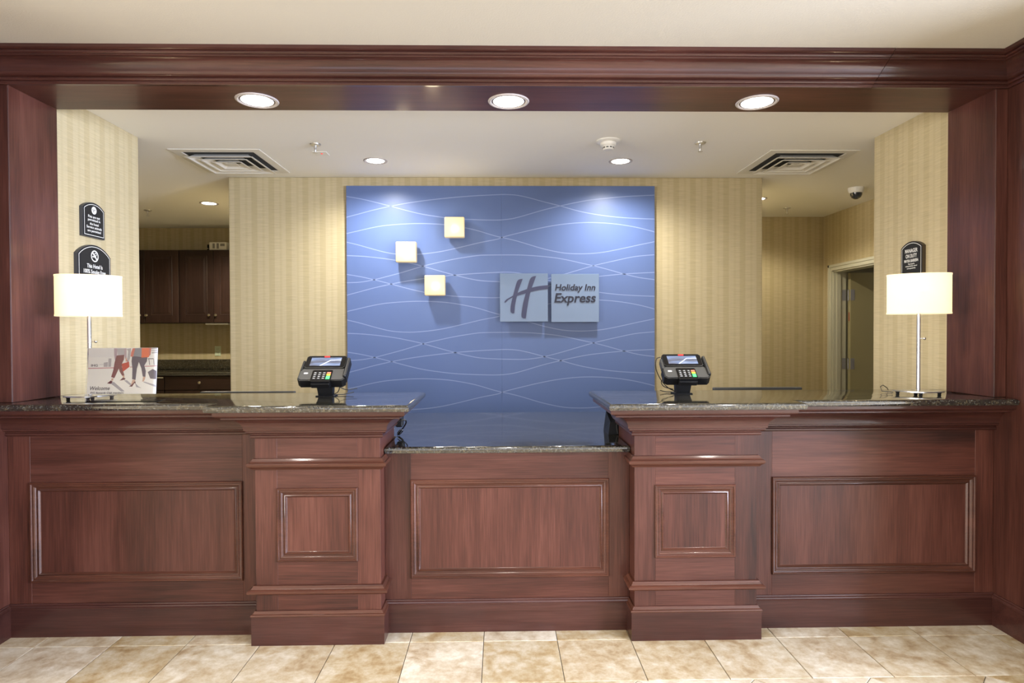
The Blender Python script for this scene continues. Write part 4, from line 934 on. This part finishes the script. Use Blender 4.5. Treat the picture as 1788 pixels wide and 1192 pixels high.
# ------------------------------------------------------------------ ceiling diffusers, sprinklers, detectors, camera
def diffuser(label, x0, x1, y0, y1):
    cx, cy = (x0+x1)/2, (y0+y1)/2; h = (x1-x0)/2; z = ZC
    t = thing('ceiling_diffuser', label, 'air vent', (cx, cy, z), group='square air diffusers in the office ceiling')
    def sq(a, zz): return [(cx-a, cy-a, zz), (cx+a, cy-a, zz), (cx+a, cy+a, zz), (cx-a, cy+a, zz)]
    def rings(lst):
        mb = MB(); vs = []; fs = []
        for a, zz in lst: vs += sq(a, zz)
        for r_ in range(len(lst)-1):
            for i in range(4): fs.append((r_*4+i, r_*4+(i+1) % 4, (r_+1)*4+(i+1) % 4, (r_+1)*4+i))
        return mb.add(vs, fs)
    obj('plenum', MB().add(sq(h*0.80, z-0.0015), [(0, 1, 2, 3)]), 'plenum_dark', t, smooth=False)
    obj('frame', rings([(h, z-0.0005), (h, z-0.005), (h*0.985, z-0.006), (h*0.80, z-0.006), (h*0.78, z-0.002)]), 'grille_white', t, smooth=False)
    for a in (0.71, 0.50, 0.29):
        obj('louvre', rings([(h*(a-0.115), z-0.003), (h*a, z-0.030), (h*(a+0.045), z-0.031), (h*(a+0.045), z-0.033), (h*a, z-0.033), (h*(a-0.135), z-0.003)]), 'grille_white', t, smooth=False)
    obj('centre_plate', MB().add(sq(h*0.13, z-0.022)+sq(h*0.13, z-0.026), [(0, 1, 2, 3), (7, 6, 5, 4), (0, 4, 5, 1), (1, 5, 6, 2), (2, 6, 7, 3), (3, 7, 4, 0)]), 'grille_white', t, smooth=False)
diffuser('square white air diffuser in the office ceiling on the left', -2.215, -1.605, 4.205, 4.815)
diffuser('square white air diffuser in the office ceiling on the right', 1.845, 2.46, 4.20, 4.815)
def sprinkler(label, x, y):
    t = thing('fire_sprinkler', label, 'sprinkler', (x, y, ZC), group='pendant fire sprinklers')
    obj('escutcheon', MB().lathe([(0.036, 0), (0.034, -0.006), (0.014, -0.012), (0.0001, -0.012)], (x, y, ZC), 18), 'metal_satin', t)
    obj('body', MB().lathe([(0.009, -0.01), (0.009, -0.03), (0.006, -0.034), (0.006, -0.05), (0.002, -0.056)], (x, y, ZC), 10), 'metal_satin', t)
    obj('deflector', MB().lathe([(0.0001, -0.055), (0.016, -0.055), (0.016, -0.058), (0.0001, -0.058)], (x, y, ZC), 14), 'metal_satin', t)
for lab, x, y in (('pendant sprinkler in the ceiling beside the left diffuser', -1.2, 4.10), ('pendant sprinkler in the ceiling between smoke detector and right diffuser', 1.313, 4.05), ('pendant sprinkler in the kitchen ceiling at far left', -3.51, 6.29), ('pendant sprinkler in the right alcove ceiling', 2.87, 6.167)):
    sprinkler(lab, x, y)
sm = thing('smoke_detector', 'round white smoke detector on the ceiling above the sign', 'smoke detector', (0.704, 4.016, ZC))
obj('base_ring', MB().lathe([(0.079, 0), (0.079, -0.006), (0.066, -0.012), (0.05, -0.014)], (0.704, 4.016, ZC), 32), 'white_paint', sm)
obj('sensor_body', MB().lathe([(0.052, -0.012), (0.050, -0.030), (0.036, -0.040), (0.036, -0.052), (0.030, -0.058), (0.0001, -0.060)], (0.704, 4.016, ZC), 28), 'white_paint', sm)
for i in range(10):
    a_ = 2*PI*i/10; c_, s_ = math.cos(a_), math.sin(a_); R_ = 0.0365
    P = [(0.704+c_*R_-s_*q, 4.016+s_*R_+c_*q, ZC+zz) for q, zz in ((-0.008, -0.050), (0.008, -0.050), (0.008, -0.043), (-0.008, -0.043))]
    obj('vent_slot', MB().add(P, [(0, 1, 2, 3)]), 'plenum_dark', sm, smooth=False)
tg = thing('ceiling_tag', 'small square ceiling indicator with a red dot next to the left sprinkler', 'indicator', (-1.218, 4.30, ZC))
obj('plate', MB().rbox(-1.27, -1.175, 4.26, 4.35, ZC-0.004, ZC, 0.001), 'white_paint', tg, smooth=False)
obj('indicator_dot', MB().lathe([(0.008, 0), (0.006, -0.003), (0.0001, -0.004)], (-1.215, 4.30, ZC-0.004), 10), 'status_red', tg)
dm = thing('dome_camera', 'white dome security camera on the ceiling near the right alcove', 'camera', (3.071, 5.307, ZC))
obj('housing', MB().lathe([(0.066, 0), (0.064, -0.02), (0.056, -0.042), (0.05, -0.046), (0.044, -0.046)], (3.071, 5.307, ZC), 28), 'white_paint', dm)
obj('dome', MB().lathe([(0.048, -0.044), (0.046, -0.062), (0.036, -0.082), (0.018, -0.094), (0.0001, -0.097)], (3.071, 5.307, ZC), 24), 'smoked_dome', dm)

# ------------------------------------------------------------------ kitchenette on the far left
def raised_door(n, x0, x1, z0, z1, y, mat_v, par, knob):
    d = obj(n, MB().rbox(x0+0.002, x1-0.002, y, y+0.02, z0, z1, 0.002), mat_v, par, smooth=False)
    ins = 0.068
    obj('panel_groove', MB().frame(x0+ins, x1-ins, z0+ins+0.012, z1-ins+0.008, y, [(0, 0.0005), (0.004, 0.003), (0.010, -0.008+0.009), (0.012, 0.0006)]), 'espresso_h', d)
    obj('raised_panel', MB().frame(x0+ins+0.012, x1-ins-0.012, z0+ins+0.024, z1-ins-0.004, y, [(0, 0.0006), (0.006, 0.001), (0.028, 0.006), (0.028, 0.006)]).add([(x0+ins+0.04, y-0.006, z0+ins+0.052), (x1-ins-0.04, y-0.006, z0+ins+0.052), (x1-ins-0.04, y-0.006, z1-ins-0.032), (x0+ins+0.04, y-0.006, z1-ins-0.032)], [(0, 1, 2, 3)]), mat_v, d, smooth=False)
    if knob: obj('knob', MB().lathe([(0.006, 0), (0.006, -0.014), (0.014, -0.018), (0.017, -0.024), (0.013, -0.030), (0.0001, -0.032)], (knob[0], y, knob[1]), 14, 'y'), 'metal_nickel', d)
    return d
for (x0, xm, x1, lab) in ((-4.335, -3.953, -3.573, 'dark wood kitchen wall cabinet partly hidden by the left wall'), (-3.573, -3.191, -2.81, 'dark wood kitchen wall cabinet under the white carton')):
    t = thing('wall_cabinet', lab, 'cabinet', ((x0+x1)/2, 7.345, 1.54), group='kitchen wall cabinets')
    obj('body', MB().box(x0+0.001, x1-0.001, 7.02, 7.345, 1.54, 2.356), 'espresso_v', t, smooth=False)
    raised_door('door', x0+0.004, xm, 1.545, 2.352, 7.0, 'espresso_v', t, (xm-0.045, 1.627))
    raised_door('door', xm, x1-0.004, 1.545, 2.352, 7.0, 'espresso_v', t, (xm+0.028, 1.627))
t = thing('wall_cabinet', 'dark wood kitchen wall cabinet at the corner behind the wall block', 'cabinet', (-2.475, 7.345, 1.54), group='kitchen wall cabinets')
obj('body', MB().box(-2.809, -2.14, 7.02, 7.345, 1.54, 2.356), 'espresso_v', t, smooth=False)
raised_door('door', -2.806, -2.475, 1.545, 2.352, 7.0, 'espresso_v', t, None); raised_door('door', -2.475, -2.144, 1.545, 2.352, 7.0, 'espresso_v', t, None)
for (x0, x1, kx, lab) in ((-4.40, -3.605, None, 'dark wood kitchen base cabinet with a white label, left'), (-3.603, -2.845, -3.223, 'dark wood kitchen base cabinet with one wide knobbed drawer'), (-2.843, -2.15, -2.5, 'dark wood kitchen base cabinet in the corner')):
    t = thing('base_cabinet', lab, 'cabinet', ((x0+x1)/2, 7.0, 0), group='kitchen base cabinets')
    obj('body', MB().box(x0, x1, 6.76, 7.345, 0.0, 0.972), 'espresso_v', t, smooth=False)
    d = obj('drawer', MB().rbox(x0+0.003, x1-0.003, 6.738, 6.758, 0.818, 0.966, 0.002), 'espresso_h', t, smooth=False)
    obj('knob', MB().lathe([(0.006, 0), (0.006, -0.014), (0.014, -0.018), (0.017, -0.024), (0.013, -0.030), (0.0001, -0.032)], (kx or -4.0, 6.738, 0.897), 14, 'y'), 'metal_nickel', d)
    xm = (x0+x1)/2
    raised_door('door', x0+0.003, xm, 0.11, 0.81, 6.738, 'espresso_v', t, (xm-0.05, 0.75)); raised_door('door', xm, x1-0.003, 0.11, 0.81, 6.738, 'espresso_v', t, (xm+0.05, 0.75))
    if kx is None: obj('label_strip', MB().box(-3.68, -3.615, 6.736, 6.738, 0.944, 0.957), 'white_paint', d, smooth=False)
kc = thing('kitchen_worktop', 'black granite kitchen worktop with upstand under the wall cabinets', 'countertop', (-3.3, 7.0, 0.973))
obj('slab', MB().slab([(-4.42, 6.715), (-2.14, 6.715), (-2.14, 7.348), (-4.42, 7.348)], bull(0.973, 1.008)), 'granite', kc)
obj('upstand', MB().rbox(-4.42, -2.14, 7.325, 7.348, 1.008, 1.121, 0.002), 'granite', kc, smooth=False)
ol = thing('wall_outlet', 'pale green wall outlet above the kitchen worktop', 'outlet', (-3.305, 7.348, 1.164))
obj('cover_plate', MB().rbox(-3.34, -3.27, 7.342, 7.3495, 1.161, 1.276, 0.002), 'outlet_plastic', ol, smooth=False)
for z in (1.192, 1.237):
    r_ = obj('receptacle', MB().rbox(-3.322, -3.288, 7.3405, 7.342, z-0.013, z+0.018, 0.002), 'outlet_plastic', ol, smooth=False)
    obj('slot', MB().box(-3.315, -3.312, 7.3398, 7.3405, z, z+0.01).box(-3.299, -3.296, 7.3398, 7.3405, z, z+0.01), 'outlet_slot', r_, smooth=False)
bx = thing('carton', 'white printed carton lying on top of the kitchen wall cabinet', 'box', (-3.15, 7.08, 2.356))
obj('carton_box', MB().rbox(-3.247, -3.056, 7.03, 7.13, 2.357, 2.445, 0.003).xf(Matrix.Identity(4)), 'carton_white', bx, smooth=False)
for (xa, xb, za, zb) in ((-3.21, -3.185, 2.375, 2.43), (-3.165, -3.14, 2.372, 2.432), (-3.125, -3.075, 2.40, 2.428)):
    obj('printed_text', MB().box(xa, xb, 7.0293, 7.03, za, zb), 'carton_ink', bx, smooth=False)
bk = thing('black_box', 'flat black box behind the white carton on the kitchen cabinet', 'box', (-3.15, 7.22, 2.356))
obj('lower_half', MB().rbox(-3.325, -2.99, 7.14, 7.33, 2.357, 2.385, 0.003), 'black_plastic', bk, smooth=False)
obj('upper_half', MB().rbox(-3.325, -2.99, 7.145, 7.325, 2.395, 2.435, 0.003).box(-3.31, -3.0, 7.15, 7.32, 2.384, 2.396), 'black_plastic', bk, smooth=False)
uc = thing('undercabinet_light', 'slim white light fixture under the kitchen wall cabinet', 'light', (-3.2, 7.1, 1.54))
obj('fixture', MB().rbox(-3.30, -3.05, 7.03, 7.10, 1.522, 1.5395, 0.003), 'white_paint', uc, smooth=False)
obj('diffuser_strip', MB().box(-3.29, -3.06, 7.04, 7.09, 1.520, 1.522), 'grille_white', uc, smooth=False)

# small glowing faces are seen, not sampled as lamps (each has its own lamp beside it)
for mt in bpy.data.materials:
    if mt.name != 'lamp_shade_fabric':
        try: mt.cycles.emission_sampling = 'NONE'
        except Exception: pass
